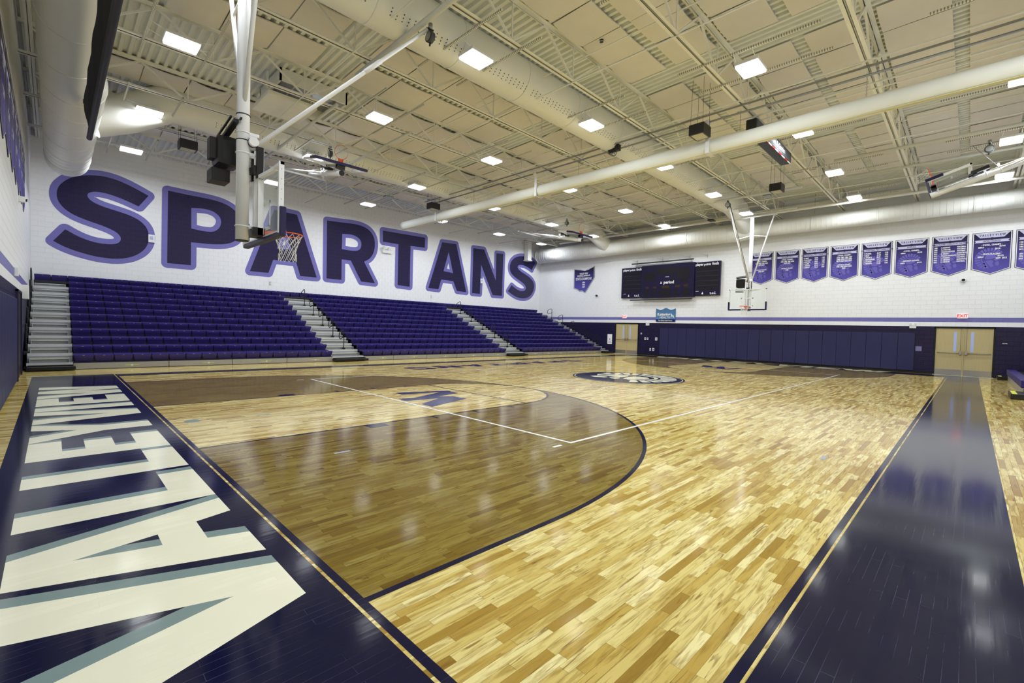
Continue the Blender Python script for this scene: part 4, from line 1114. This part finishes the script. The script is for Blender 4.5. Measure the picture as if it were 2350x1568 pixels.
        # handrails: upright with a bent loop
        if ai == 0: hx, ys = -1.80, [1, 3, 5, 7, 9]
        elif ai == 3: hx, ys = 26.95, [1, 3, 5, 7, 9]
        else: hx, ys = x0+.82, [1, 3, 5, 7, 9]
        for q, i in enumerate(ys):
            y, z = row(i); y = Y0+.05+i*RUN+.12; z -= .02
            hr = empty('handrail', (hx, y, z), 'black looped handrail in the aisle %s, %s' % (lab, ['lowest', 'second lowest', 'middle one', 'second highest', 'highest'][q]), 'handrail', 'black aisle handrails')
            loop = [(hx, y, z), (hx, y, z+.78), (hx, y+.03, z+.85), (hx, y+.09, z+.875), (hx, y+.40, z+.76), (hx, y+.46, z+.70), (hx, y+.47, z+.58), (hx, y+.43, z+.50), (hx, y+.36, z+.47), (hx, y+.02, z+.56)]
            MB().tube(loop, .019, 8).build('rail', BLACK, hr)
            MB().bbox((hx-.05, y-.05, z-.02), (hx+.05, y+.05, z+.10), .01).build('socket', BLACK, hr)
    # dark end panel under the left rails
    o = empty('end_panel', (-1.81, 20, 0), 'black stepped side of the bleachers against the left wall', 'panel')
    mb = MB(); pr = [(Y0, 0), (Y0, .25)]
    for i in range(NR): y, z = row(i); pr += [(y+.05, z+.02), (y+RUN+.05, z+.02)]
    pr += [(YF-.02, 0)]
    mb.poly([pr], lambda a, b: (-1.79, a, b)); mb.build('side_sheet', BLACK, o)
    # folded bleachers on the near right
    o = empty('folded_bleachers', (23, -2.2, 0), 'folded purple bleachers at the right edge beside the exit doors', 'bleachers')
    x0, x1 = 18.6, 26.15
    for i in range(7):
        a = x0+i*(x1-x0)/7; b = x0+(i+1)*(x1-x0)/7
        MB().bbox((a+.004, -2.05, .24), (b-.004, -1.80, .46), .02).build('seat', SEAT, o)
    MB().box((x0, -1.86, .0), (x1, -1.84, .24)).build('skirt_panel', GREYS, o)
    MB().box((x0, YN+.05, 0), (x1, -2.05, .40)).build('frame', BLACK, o)
    MB().box((x0, YN+.05, .40), (x1, -2.40, .62)).build('upper_row', SEAT, o)
    for i, (xa, xb, lb) in enumerate(((17.25, 18.45, 'near black bleacher step block with yellow and grey tape'), (26.2, 26.95, 'far black bleacher step block by the exit doors'))):
        s = empty('step_block', ((xa+xb)/2, -1.9, 0), lb, 'step')
        MB().bbox((xa, -2.9, .0), (xb, -1.55, .15), .01).build('block', BLACK, s)
        MB().box((xa+.03, -1.68, .15), (xb-.03, -1.58, .153)).build('yellow_tape', YEL, s)
        MB().box((xa+.03, -1.98, .15), (xb-.03, -1.88, .153)).build('grey_tape', TAPEG, s)

# ================================================================== THINGS ON THE RIGHT WALL
def doors():
    for i, (a, b) in enumerate(DOORS):
        t = empty('door_%d' % (i+1), (XR, (a+b)/2, 0)); t['kind'] = 'structure'
        MB().box((XR-.03, a, 0), (XR+.12, a+.05, 2.17)).box((XR-.03, b-.05, 0), (XR+.12, b, 2.17)).box((XR-.03, a, 2.12), (XR+.12, b, 2.17)).build('door_frame', BLACK, t)
        MB().box((XR+.12, a, 0), (XR+.14, b, 2.2)).build('door_backing', BLACK, t)
        m = (a+b)/2
        MB().box((XR-.01, m-.02, 0), (XR+.05, m+.02, 2.12)).build('mullion', DOORW, t)
        for s, (p, q) in ((1, (a+.055, m-.022)), (-1, (m+.022, b-.055))):
            MB().bbox((XR+.005, p, .02), (XR+.05, q, 2.115), .004).build('door_leaf', DOORW, t)
            MB().box((XR-.001, p+.01, .03), (XR+.006, q-.01, .27)).build('kick_plate', CHROME, t)
            edge = q if s > 0 else p                          # meeting side
            w0 = edge-s*.30; w1 = edge-s*.20
            MB().box((XR, min(w0, w1), 1.08), (XR+.006, max(w0, w1), 1.96)).build('glass_lite', GLASSD, t)
            MB().tube([(XR-.06, p+.06, 1.02), (XR-.06, q-.06, 1.02)], .020, 10).tube([(XR-.06, p+.07, 1.02), (XR+.01, p+.07, 1.02)], .015, 8).build('push_bar', CHROME, t)
            c = edge-s*.07
            MB().bbox((XR-.085, c-.04, .94), (XR+.005, c+.04, 1.12), .01).build('latch_case', CHROME, t)
            MB().tube([(XR-.02, c, 1.1), (XR-.02, c, 2.1)], .006, 6).build('vertical_rod', GALV, t)
        MB().box((XR-.12, a, 0), (XR+.1, b, .012)).build('threshold', ALU, t)

def wall_items():
    # navy gym pads, right wall
    t = empty('wall_padding', (XR, 7.5, 0), 'long row of navy vinyl wall pads under the scoreboard', 'wall pads')
    y = 1.13; n = 21; st = (13.95-1.13)/n
    pm = None
    for k in range(n):
        a = 1.13+k*st
        if pm is None:
            o = MB().bbox((XR-.06, a+.004, .11), (XR-.004, a+st-.004, 1.885), .018).build('pad', PADM, t); pm = o.data; a_0 = a
        else: link_mesh('pad', pm, t, Matrix.Translation((0, a-a_0, 0)))
    t = empty('wall_padding', (XL, 5, 0), 'navy vinyl wall pads along the left wall', 'wall pads')
    y = 14.15; pm = None; k = 0
    while y-.61 > YN:
        if pm is None: o = MB().bbox((XL+.004, y-.61+.004, .10), (XL+.06, y-.004, 1.91), .018).build('pad', PADM, t); pm = o.data
        else: link_mesh('pad', pm, t, Matrix.Translation((0, -k*.61, 0)))
        y -= .61; k += 1
    # left wall door frame beyond the pads
    o = empty('door_3', (XL, 15.6, 0)); o['kind'] = 'structure'
    MB().box((XL, 14.9, 0), (XL+.05, 14.95, 2.15)).box((XL, 16.7, 0), (XL+.05, 16.75, 2.15)).box((XL, 14.9, 2.1), (XL+.05, 16.75, 2.15)).build('door_frame', NAVYW, o)
    MB().box((XL, 14.95, 0), (XL+.02, 16.7, 2.1)).build('door_leaf', BLACK, o)
    o = empty('wall_cabinet', (XL, 17.3, 1), 'white perforated box on the left wall beside the bleacher steps', 'box')
    MB().bbox((XL, 16.9, 1.98), (XL+.16, 17.35, 2.35), .01).build('case', WHP, o)
    o = empty('alarm_light', (XL, 14.5, 2.5), 'small white alarm on the left wall above the stripe', 'alarm')
    MB().bbox((XL, 14.45, 2.42), (XL+.07, 14.56, 2.62), .01).build('case', WHP, o)
    o = empty('wall_camera', (XL, 17.2, 4.2), 'small white camera on the left wall under the banners', 'camera')
    MB().bbox((XL, 16.4, 4.42), (XL+.12, 16.52, 4.56), .01).build('case', WHP, o); MB().tube([(XL+.12, 16.46, 4.48), (XL+.15, 16.46, 4.475)], .035, 12).build('lens', BLACK, o)
    # scoreboard
    t = empty('scoreboard', (XR, 13.5, 5), 'dark purple electronic scoreboard with player points fouls panels', 'scoreboard')
    SB = mat('scoreboard navy', (.009, .007, .036), .35); SB2 = mat('scoreboard display glass', (.010, .009, .012), .3); AMB = mat('unlit amber digits', (.045, .022, .004), .4)
    STR = mat('scoreboard stripe', (.04, .035, .14), .4)
    MB().bbox((XR-.16, 10.12, 3.93), (XR-.01, 11.75, 6.02), .01).build('side_cabinet', SB, t)
    MB().bbox((XR-.16, 15.28, 3.93), (XR-.01, 16.92, 6.02), .01).build('side_cabinet', SB, t)
    MB().bbox((XR-.24, 11.68, 3.88), (XR-.01, 15.32, 6.06), .01).build('centre_cabinet', SB, t)
    f = lambda x: (lambda a, b: (x, a, b))
    def rectw(mb, y0, y1, z0, z1, x): mb.box((x-.004, y0, z0), (x, y1, z1))
    for y0 in (10.22, 15.42):
        for k in range(5):
            mb = MB(); rectw(mb, y0, y0+1.36, 4.30+k*.29, 4.30+k*.29+.255, XR-.16); mb.build('display_panel', SB2, t)
        mb = MB()
        for k in range(1, 5): rectw(mb, y0, y0+1.36, 4.27+k*.29, 4.285+k*.29, XR-.161)
        mb.build('display_trim', STR, t)
    for y0, y1, z0, z1, m_ in ((12.0, 12.85, 5.05, 5.78, SB2), (12.9, 14.25, 5.4, 5.85, SB2), (14.35, 15.15, 5.0, 5.6, SB2), (12.1, 12.6, 4.83, 5.0, SB2), (12.95, 13.2, 4.75, 5.2, SB2),
                           (11.95, 12.4, 3.98, 4.42, SB2), (12.75, 13.0, 3.98, 4.42, SB2), (13.2, 14.0, 3.98, 4.42, SB2), (14.3, 14.6, 3.98, 4.42, SB2), (14.8, 15.15, 3.98, 4.42, SB2),
                           (12.05, 12.35, 4.55, 4.68, AMB), (12.6, 12.9, 4.52, 4.66, AMB), (13.3, 13.8, 4.5, 4.66, AMB), (14.2, 14.45, 4.5, 4.63, AMB), (14.75, 15.0, 4.5, 4.63, AMB)):
        mb = MB(); rectw(mb, y0, y1, z0, z1, XR-.24); mb.build('display_panel', m_, t)
    def T(s, size, y, z, x, bold=.006, sx=1.0):
        tx = MB(); text_on(tx, s, size, lambda a, b: (x, y-a, z+b), bold, 'CENTER', sx); tx.build('scoreboard_lettering', PAPER, t, face=(-1, 0, 0))
    def tri(x, y, z): MB().add([(x, y-q, z+h) for q, h in ((0, 0), (.12, 0), (.06, .16))], [(0,1,2)]).build('arrow_mark', PAPER, t, face=(-1, 0, 0))
    def dash(x, y0, y1, z): MB().box((x, y0, z), (x+.001, y1, z+.022)).build('maker_plate', PAPER, t)
    for y0 in (10.12, 15.28):
        yc = y0+.82
        T('player', .21, yc+.46, 5.87, XR-.166, .007, .95); T('points', .20, yc-.03, 5.86, XR-.166, .006, .85); T('fouls', .23, yc-.52, 5.87, XR-.166, .008, .9)
        T('t.o.l.', .22, yc-.42, 4.08, XR-.166, .006); tri(XR-.166, yc+.28, 4.02)
        dash(XR-.166, yc+.45, yc+.65, 4.20)
    T('period', .27, 13.35, 4.87, XR-.246, .008); tri(XR-.246, 13.95, 4.80); dash(XR-.246, 13.35, 13.6, 5.22)
    for zz, y0, y1, xo in ((6.24, 11.72, 16.05, .36), (3.76, 11.77, 16.14, .30)):
        MB().bbox((XR-xo, y0, zz-.04), (XR-xo+.10, y1, zz+.04), .01).build('trim_rail', DARKGREY, t)
        q = MB()
        for yy in (12.0, 13.9, 15.8): q.bar((XR-xo+.05, yy, zz), (XR-.0, yy, zz), .03, .03)
        q.build('rail_bracket', DARKGREY, t)
    wn = MB(); MB().box((XR-.05, 11.9, 6.04), (XR-.03, 15.9, 6.18)).build('mounting_bar', ALU, t)
    for yy in (11.0, 12.1, 13.95, 15.8): wn.bar((XR, yy, 6.42), (XR-.35, yy+.25, 6.50), .02, .02).bar((XR-.02, yy, 6.3), (XR-.02, yy, 6.52), .03, .03)
    wn.build('cable_arm', ALU, t)
    # state shaped plaque
    t = empty('state_plaque', (XR, 20.3, 5.4), 'purple state shaped champions plaque left of the scoreboard', 'plaque')
    S = [(1428,648),(1520,655),(1585,665),(1640,645),(1722,602),(1720,760),(1700,800),(1650,880),(1610,950),(1580,988),(1540,960),(1500,965),(1470,940),(1422,925)]
    Q = [wp(1100+a*.15304, 520+b*.15304, 'X', XR-.03) for a, b in S]; cy = sum(p.y for p in Q)/len(Q); cz = sum(p.z for p in Q)/len(Q)
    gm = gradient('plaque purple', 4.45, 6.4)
    def plate(mb, sc, x, th):
        lp = [(cy+(p.y-cy)*sc, cz+(p.z-cz)*sc) for p in Q]
        mb.poly([lp], lambda a, b: (x, a, b)); n = len(lp)
        mb.add([(x, a, b) for a, b in lp]+[(x+th, a, b) for a, b in lp], [(k, (k+1) % n, n+(k+1) % n, n+k) for k in range(n)])
    mb = MB(); plate(mb, 1.05, XR-.03, .026); mb.build('plaque_edge', DARKGREY, t)
    mb = MB(); plate(mb, 1.025, XR-.034, .004); mb.build('plaque_border', PAPER, t)
    mb = MB(); plate(mb, .99, XR-.038, .004); mb.build('plaque_face', gm, t)
    tx = MB()
    for s, z, sz, sx in (('VALLEY VIEW', 5.90, .17, .75), ('FOOTBALL DIVISION IV', 5.74, .15, .75), ('STATE CHAMPIONS', 5.50, .27, .62), ('1994', 5.22, .17, .8), ('1996', 5.05, .17, .8), ('1997', 4.88, .17, .8)):
        T2 = text_on(tx, s, sz, lambda a, b, z=z: (XR-.043, 20.32-a, z+b), .006, 'CENTER', sx)
    tx.build('plaque_lettering', PAPER, t)
    # sponsor banner
    t = empty('sponsor_banner', (XR, 13.6, 2.8), 'small blue sponsor banner hanging between scoreboard and wall pads', 'banner')
    BB = gradient('sponsor blue', 2.3, 3.2, (.10, .26, .46), (.06, .16, .34))
    mb = MB(); N = 24; vs = []
    for i in range(N+1):
        s = i/N; y = 14.28-1.38*s
        top = 3.18-.09*(sin(pi*2*s)**2)-.02*sin(9*s)
        for k in range(9): vs.append((XR-.03-.012*sin(i*1.1), y+(.02 if k == 8 else 0)*0, top+(2.30-top)*k/8))
    mb.add(vs, [(i*9+k, i*9+k+1, (i+1)*9+k+1, (i+1)*9+k) for i in range(N) for k in range(8)], True)
    mb.build('banner_cloth', BB, t)
    MB().box((XR-.047, 12.92, 2.30), (XR-.045, 14.26, 2.46)).build('banner_foot', mat('banner foot navy', (.012, .012, .12), .5), t)
    tx = MB()
    text_on(tx, 'Kettering', .26, lambda a, b: (XR-.050, 13.72-a, 2.78+b), .008, 'CENTER', .9)
    text_on(tx, 'HEALTH', .20, lambda a, b: (XR-.050, 13.62-a, 2.58+b), .002, 'CENTER', 1.0)
    text_on(tx, 'The Official Health Partner', .10, lambda a, b: (XR-.050, 13.6-a, 2.375+b), .003, 'CENTER', .9)
    for (y, z, q) in ((13.17, 2.72, .12), (13.05, 2.66, .10)):
        tx.add([(XR-.050, y+q*.35*cos(k*pi/6)+.05*sin(k*pi/6), z+q*1.1*sin(k*pi/6)) for k in range(12)], [tuple(range(12))])
    tx.build('banner_lettering', PAPER, t)
    # exit signs
    for y, z, lab in ((-.42, 2.67, 'lit EXIT sign above the right double doors'), (16.67, 2.62, 'small EXIT sign above the left double doors')):
        t = empty('exit_sign', (XR, y, z), lab, 'sign')
        MB().bbox((XR-.06, y-.17, z-.10), (XR-.002, y+.17, z+.10), .02).build('sign_case', mat('exit case', (.8, .8, .8), .5, emit=(1, .9, .9), es=.25), t)
        tx = MB(); text_on(tx, 'EXIT', .20, lambda a, b, y=y, z=z: (XR-.063, y-a, z+b), .006, 'CENTER', .85)
        tx.build('exit_lettering', mat('exit red', (.8, .02, .02), .5, emit=(1, .03, .03), es=.8), t)
    # speakers / lights above the door line
    for y, z, lab in ((1.23, 2.2, 'white emergency light left of the right double doors'), (14.86, 2.13, 'white emergency light right of the left double doors')):
        t = empty('emergency_light', (XR, y, z), lab, 'light')
        MB().bbox((XR-.08, y-.12, z-.10), (XR-.002, y+.12, z+.06), .01).build('case', WHP, t)
        MB().tube([(XR-.09, y-.08, z+.10), (XR-.14, y-.10, z+.09)], .04, 12).tube([(XR-.09, y+.08, z+.10), (XR-.14, y+.10, z+.09)], .04, 12).build('lamp_head', WHP, t)
    t = empty('wall_plaque', (XR, .99, 1.15), 'small lavender engraved plaque between pads and right doors', 'plaque')
    MB().bbox((XR-.02, .88, 1.04), (XR-.002, 1.1, 1.26), .004).build('plate', mat('lavender plate', (.18, .17, .34), .3), t)
    t = empty('room_sign', (XR, -1.74, 1.49), 'small navy and white room sign right of the exit doors', 'sign')
    MB().bbox((XR-.012, -1.9, 1.43), (XR-.002, -1.6, 1.56), .003).build('plate', SB, t); tx = MB(); text_on(tx, 'GYM', .07, lambda a, b: (XR-.015, -1.75-a, 1.50+b), .002); tx.build('sign_lettering', PAPER, t)
    t = empty('notice', (XR, 17.85, 1), 'white paper notice between the bleachers and the left doors', 'notice')
    MB().box((XR-.012, 17.65, .64), (XR-.002, 18.04, 1.36)).build('sheet', PAPER, t)
    tx = MB(); tx.box((XR-.015, 17.80, .97), (XR-.0125, 17.88, 1.04))
    for k in range(5): tx.box((XR-.015, 17.74, .86-k*.03), (XR-.0125, 17.94, .868-k*.03))
    tx.build('printing', DARKGREY, t)
    for y, z, w_, h_, lab in ((15.33, 1.47, .05, .05, 'small triangular sign plate right of the left doors'), (15.02, 1.13, .06, .09, 'switch plate, first right of the left doors'), (14.84, 1.13, .05, .08, 'switch plate, second right of the left doors'),
                          (14.21, 1.135, .08, .10, 'white switch plate just left of the pads'), (14.62, .416, .05, .09, 'low outlet, left of the pair by the pads'), (14.40, .423, .07, .10, 'low outlet, right of the pair by the pads')):
        t = empty('outlet_plate', (XR, y, z), lab, 'outlet'); MB().bbox((XR-.012, y-w_, z-h_), (XR-.002, y+w_, z+h_), .004).build('plate', WHP, t); MB().box((XR-.016, y-w_*.4, z-h_*.5), (XR-.012, y+w_*.4, z+h_*.5)).build('insert', DARKGREY, t)
    t = empty('wall_speaker', (XR, -.386, 4.27), 'oval grey and black wall fixture below the banners', 'speaker')
    v = MB(); v.tube([(XR-.02, -.386, 4.27), (XR-.07, -.386, 4.27), (XR-.10, -.386, 4.27)], [.10, .10, .08], 24); o = v.build('ring', WHP, t)
    v = MB(); v.tube([(XR-.10, -.386, 4.27), (XR-.11, -.386, 4.27)], .06, 24); v.build('lens', BLACK, t)
    t = empty('wall_camera', (XR, 19.07, 4.18), 'small dark wall camera below the state plaque', 'camera')
    MB().tube([(XR-.01, 19.07, 4.2), (XR-.14, 19.07, 4.18)], .07, 14).build('dome', DARKGREY, t); MB().bbox((XR-.05, 19.0, 4.2), (XR-.002, 19.14, 4.3), .01).build('mount', WHP, t)
    # items on the bleacher wall
    for x, z, lab in ((1.8, 5.05, 'white strobe on the bleacher wall beside the first letter S'), (20.95, 4.99, 'white strobe on the bleacher wall inside the letter N')):
        t = empty('strobe', (x, YF, z), lab, 'alarm')
        MB().bbox((x-.11, YF-.06, z-.17), (x+.11, YF-.009, z+.17), .01).build('case', WHP, t); MB().bbox((x-.05, YF-.09, z-.02), (x+.05, YF-.06, z+.10), .01).build('lens', GLASSD, t)
    t = empty('emergency_light', (13.07, YF, 6.1), 'white twin head emergency light between the R and the T', 'light')
    MB().bbox((12.9, YF-.12, 5.95), (13.5, YF-.009, 6.12), .01).build('case', WHP, t)
    MB().tube([(12.95, YF-.1, 6.26), (12.95, YF-.2, 6.22)], .08, 12).tube([(13.3, YF-.1, 6.24), (13.3, YF-.2, 6.20)], .08, 12).build('lamp_head', WHP, t)
    for x, lab in ((6.63, 'small outlet plate on the bleacher wall under the first A'), (16.57, 'small outlet plate on the bleacher wall under the second A')):
        t = empty('outlet_plate', (x, YF, 3.53), lab, 'outlet'); MB().bbox((x-.05, YF-.02, 3.44), (x+.05, YF-.009, 3.63), .004).build('plate', ALU, t); MB().box((x-.02, YF-.024, 3.49), (x+.02, YF-.02, 3.58)).build('insert', PAPER, t)

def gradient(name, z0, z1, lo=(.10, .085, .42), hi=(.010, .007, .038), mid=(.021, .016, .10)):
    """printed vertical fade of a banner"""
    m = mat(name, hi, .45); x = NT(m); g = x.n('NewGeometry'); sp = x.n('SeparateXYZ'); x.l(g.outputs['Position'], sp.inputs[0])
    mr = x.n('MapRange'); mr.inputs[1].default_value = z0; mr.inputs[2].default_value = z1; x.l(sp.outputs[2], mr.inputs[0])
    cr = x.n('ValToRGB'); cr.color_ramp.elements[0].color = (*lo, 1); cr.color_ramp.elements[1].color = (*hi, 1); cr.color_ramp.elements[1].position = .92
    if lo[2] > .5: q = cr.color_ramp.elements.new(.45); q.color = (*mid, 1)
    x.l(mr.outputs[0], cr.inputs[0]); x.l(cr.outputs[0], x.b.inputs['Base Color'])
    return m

def banners():
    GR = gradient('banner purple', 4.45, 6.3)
    HELM = mat('banner emblem purple', (.13, .115, .42), .5); LAV = mat('banner lavender', (.50, .50, .68), .5); INK = mat('banner ink', (.02, .016, .06), .5)
    Wd = 1.2
    def banner(place, lab, title, lines, first):
        """place(a, b, d): a across from the left edge, b up from the lower shoulder height, d out from the wall"""
        t = empty('championship_banner', place(Wd/2, 0, 0), lab, 'banner', 'purple championship banners')
        H = 1.58; tip = -.25; nd = place(0, 0, 1)[0]-place(0, 0, 0)[0]; nd = (nd, 0, 0)
        out = [(0, 0), (Wd/2, tip), (Wd, 0), (Wd, H), (0, H)]
        def inset(k): return [(k, k*.6), (Wd/2, tip+k*1.05), (Wd-k, k*.6), (Wd-k, H-k), (k, H-k)]
        def flat(nm, lps, d, m_):
            mb = MB(); mb.poly(lps, lambda a, b: place(a, b, d)); return mb.build(nm, m_, t, face=nd)
        mb = MB(); mb.poly([out], lambda a, b: place(a, b, .012)); n = 5
        mb.add([place(a, b, .012) for a, b in out]+[place(a, b, 0) for a, b in out], [(k, (k+1) % n, n+(k+1) % n, n+k) for k in range(n)])
        mb.build('banner_board', INK, t)
        flat('banner_border', [inset(.02)], .014, PAPER)
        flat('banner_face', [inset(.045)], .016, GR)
        flat('banner_header', [[(.08, H-.05), (.24, H-.24), (Wd-.24, H-.24), (Wd-.08, H-.05)]], .018, LAV)
        flat('banner_ribbon', [[(.07, H-.44), (.12, H-.385), (.07, H-.33), (Wd-.07, H-.33), (Wd-.12, H-.385), (Wd-.07, H-.44)]], .018, LAV)
        em = MB()
        for lp in helmet(): em.poly([[(Wd*.5-p[0]*.46, .42+p[1]*.50) for p in lp]], lambda a, b: place(a, b, .0175))
        em.build('banner_emblem', HELM, t, face=nd)
        cc = MB(); cc.poly([[(Wd/2+.07*cos(k*pi/8), H-.285+.06*sin(k*pi/8)) for k in range(16)]], lambda a, b: place(a, b, .0195)); cc.build('crest', INK, t, face=nd)
        tx = MB()
        text_on(tx, 'V A L L E Y', .115, lambda a, b: place(Wd/2-.165+a, H-.135+b, .020), .004, 'CENTER', .80)
        tx.build('school_name', INK, t, face=nd); tx = MB()
        text_on(tx, 'V I E W', .115, lambda a, b: place(Wd/2+.245+a, H-.135+b, .020), .004, 'CENTER', .80)
        tx.build('school_name', INK, t, face=nd); tx = MB()
        text_on(tx, title, .085, lambda a, b: place(Wd/2+a, H-.385+b, .020), .002, 'CENTER', .80)
        tx.build('ribbon_title', INK, t, face=nd)
        for (s, a0, b0, sz, al, sx) in lines:
            if not s: continue
            tx = MB(); text_on(tx, s, sz, lambda a, b, a0=a0, b0=b0: place(a0+a, H-b0+b, .020), .0035, al, sx)
            tx.build('banner_lettering', PAPER, t, face=nd)
        return t
    C = 'CENTER'; Lf = 'LEFT'
    def champs(a, rows, b, rows2):
        L = [('- %s -' % a, .6, .52, .085, C, .8)]
        for i, r in enumerate(rows): L.append((r, .6, .63+i*.09, .095, C, .78))
        L.append(('- %s -' % b, .6, 1.0, .08, C, .8))
        for i, r in enumerate(rows2): L.append((r, .6, 1.09+i*.09, .095, C, .78))
        return L
    def table(cols, z0=.54, dz=.098, sz=.088):
        L = []
        for x, items in cols:
            for i, s in enumerate(items): L.append((s, x, z0+i*dz, sz, Lf, .72))
        return L
    D = [
     ('BASEBALL', champs('S.W.B.L. CHAMPS', ['1975 1982 1983 2008', '2009 2015'], 'DISTRICT CHAMPS', ['1982 2001']), 'purple banner half hidden behind the far goal frame'),
     ('BOYS BASKETBALL', champs('S.W.B.L. CHAMPS', ['1983 1985 1989 2008', '2010 2015'], 'DISTRICT CHAMPS', ['1985']), 'boys basketball championship banner'),
     ('BOYS BASKETBALL 1000 CAREER POINTS', table([(.10, ['D. BILEY', 'R. WATKINS', 'B. PENTAIL', 'K. LUNN', 'C. DENNY', 'Z. DENNY']), (.60, ['83-86', '91-94', '95-97', '00-03', '07-10', '10-13']), (.92, ['1125', '1130', '1088', '1104', '1321', '2033'])]), 'boys basketball career points banner with a table'),
     ('GIRLS BASKETBALL', champs('S.W.B.L. CHAMPS', ['1979 1985 1986 1987', '1988 1992 1999 2006', '2019 2020 2022 2023'], 'DISTRICT CHAMPS', ['1986 1987 2018 2023', '2025']), 'girls basketball banner full of championship years'),
     ('GIRLS BASKETBALL 1000 CAREER POINTS', table([(.10, ['T. PICKREL', 'T. BILEY', 'N. SWARTZ', 'K. BENTLINGER', 'H. STURGIS', 'C. HENSON']), (.62, ['83-87', '85-88', '88-91', '12-15', '14-18', '19-22']), (.92, ['1136', '1322', '1174', '1007', '1355', '1262'])]), 'girls basketball career points banner with a table'),
     ('BOWLING', [('- S.W.B.L. CHAMPS -', .6, .55, .085, C, .8), ('GIRLS', .30, .65, .075, C, .9), ('BOYS', .90, .65, .075, C, .9), ('- DISTRICT CHAMPS -', .6, 1.02, .085, C, .8), ('GIRLS', .30, 1.12, .075, C, .9), ('BOYS', .90, 1.12, .075, C, .9)], 'bowling banner'),
     ('OHIO PLAYER / COACH OF THE YEAR', table([(.08, ['1989', '2000', '2013', '2013', '2017', '2017', '2022', '2023']), (.32, ['S. HARMAN', 'D. STROYER', 'COACH KETRON', 'Z. DENNY', 'COACH SHANNON', 'L. HARMAN', 'C. HENSON', 'C. HENSON']), (.84, ['FOOTBALL', 'FOOTBALL', 'FOOTBALL', 'BASKETBALL', 'FOOTBALL', 'FOOTBALL', 'BASKETBALL', 'FOOTBALL'])], .53, .092, .078), 'player and coach of the year banner with eight rows of names'),
     ('CROSS COUNTRY', [('- S.W.B.L. CHAMPS -', .6, .55, .09, C, .8), ('GIRLS', .28, .65, .08, C, .9), ('BOYS', .92, .63, .08, C, .9), ('2014', .78, .73, .09, C, .9), ('- STATE PLACERS -', .6, .95, .09, C, .8), ('GIRLS', .28, 1.06, .08, C, .9), ('BOYS', .88, 1.04, .08, C, .9), ('2009  2012', .90, 1.14, .09, C, .8)], 'cross country banner'),
     ('FOOTBALL', table([(.10, ['1981', '1991', '1995', '2010', '', '1994', '1996', '2023']), (.42, ['1984', '1992', '1996', '2014', '', '1995', '1997', ''])]), 'banner cut off by the right edge of the view'),
    ]
    ys = [8.43, 7.21, 5.91, 4.62, 3.32, 2.02, .71, -.60, -1.90]
    ys = [8.50, 7.20, 5.91, 4.62, 3.32, 2.02, .71, -.60, -1.90]
    for k, (ti, li, lab) in enumerate(D):
        banner(lambda a, b, d, y=ys[k]: (XR-.002-d, y-a, 4.72+b), lab+' on the right wall' if 'hidden' not in lab and 'cut' not in lab else lab, ti, li, k == 0)
    # left wall: the same boards seen almost edge on
    nm = ['nearest the camera', 'second nearest the camera', 'third nearest the camera', 'fourth nearest the camera', 'fifth nearest the camera', 'sixth nearest the camera', 'seventh nearest the camera', 'farthest from the camera']
    tips = [8.2, 9.5, 10.2+.65, 12.15, 13.45, 14.75, 16.05, 17.35]
    tips = [18.9-1.3*k for k in range(8)][::-1]
    titles = ['FOOTBALL', 'SOFTBALL', 'SOCCER', 'TENNIS', 'TRACK', 'VOLLEYBALL', 'WRESTLING', 'GOLF']
    for k, yc in enumerate(tips):
        banner(lambda a, b, d, y=yc: (XL+.002+d, y-.6+a, 4.80+b), 'purple banner high on the left wall, '+nm[k], titles[k], champs('S.W.B.L. CHAMPS', ['1983 1990 1999'], 'DISTRICT CHAMPS', ['1984 2005']), False)

def fix_normals():
    """flat printed pieces face the room"""
    for o in bpy.data.objects:
        if o.type == 'MESH' and o.parent is None: continue

floor()
WR, WF, WL = walls()
wall_word(WF)
ceiling()
joists()
lamps()
ducts()
bleachers()
doors()
wall_items()
banners()
goals()
hanging()
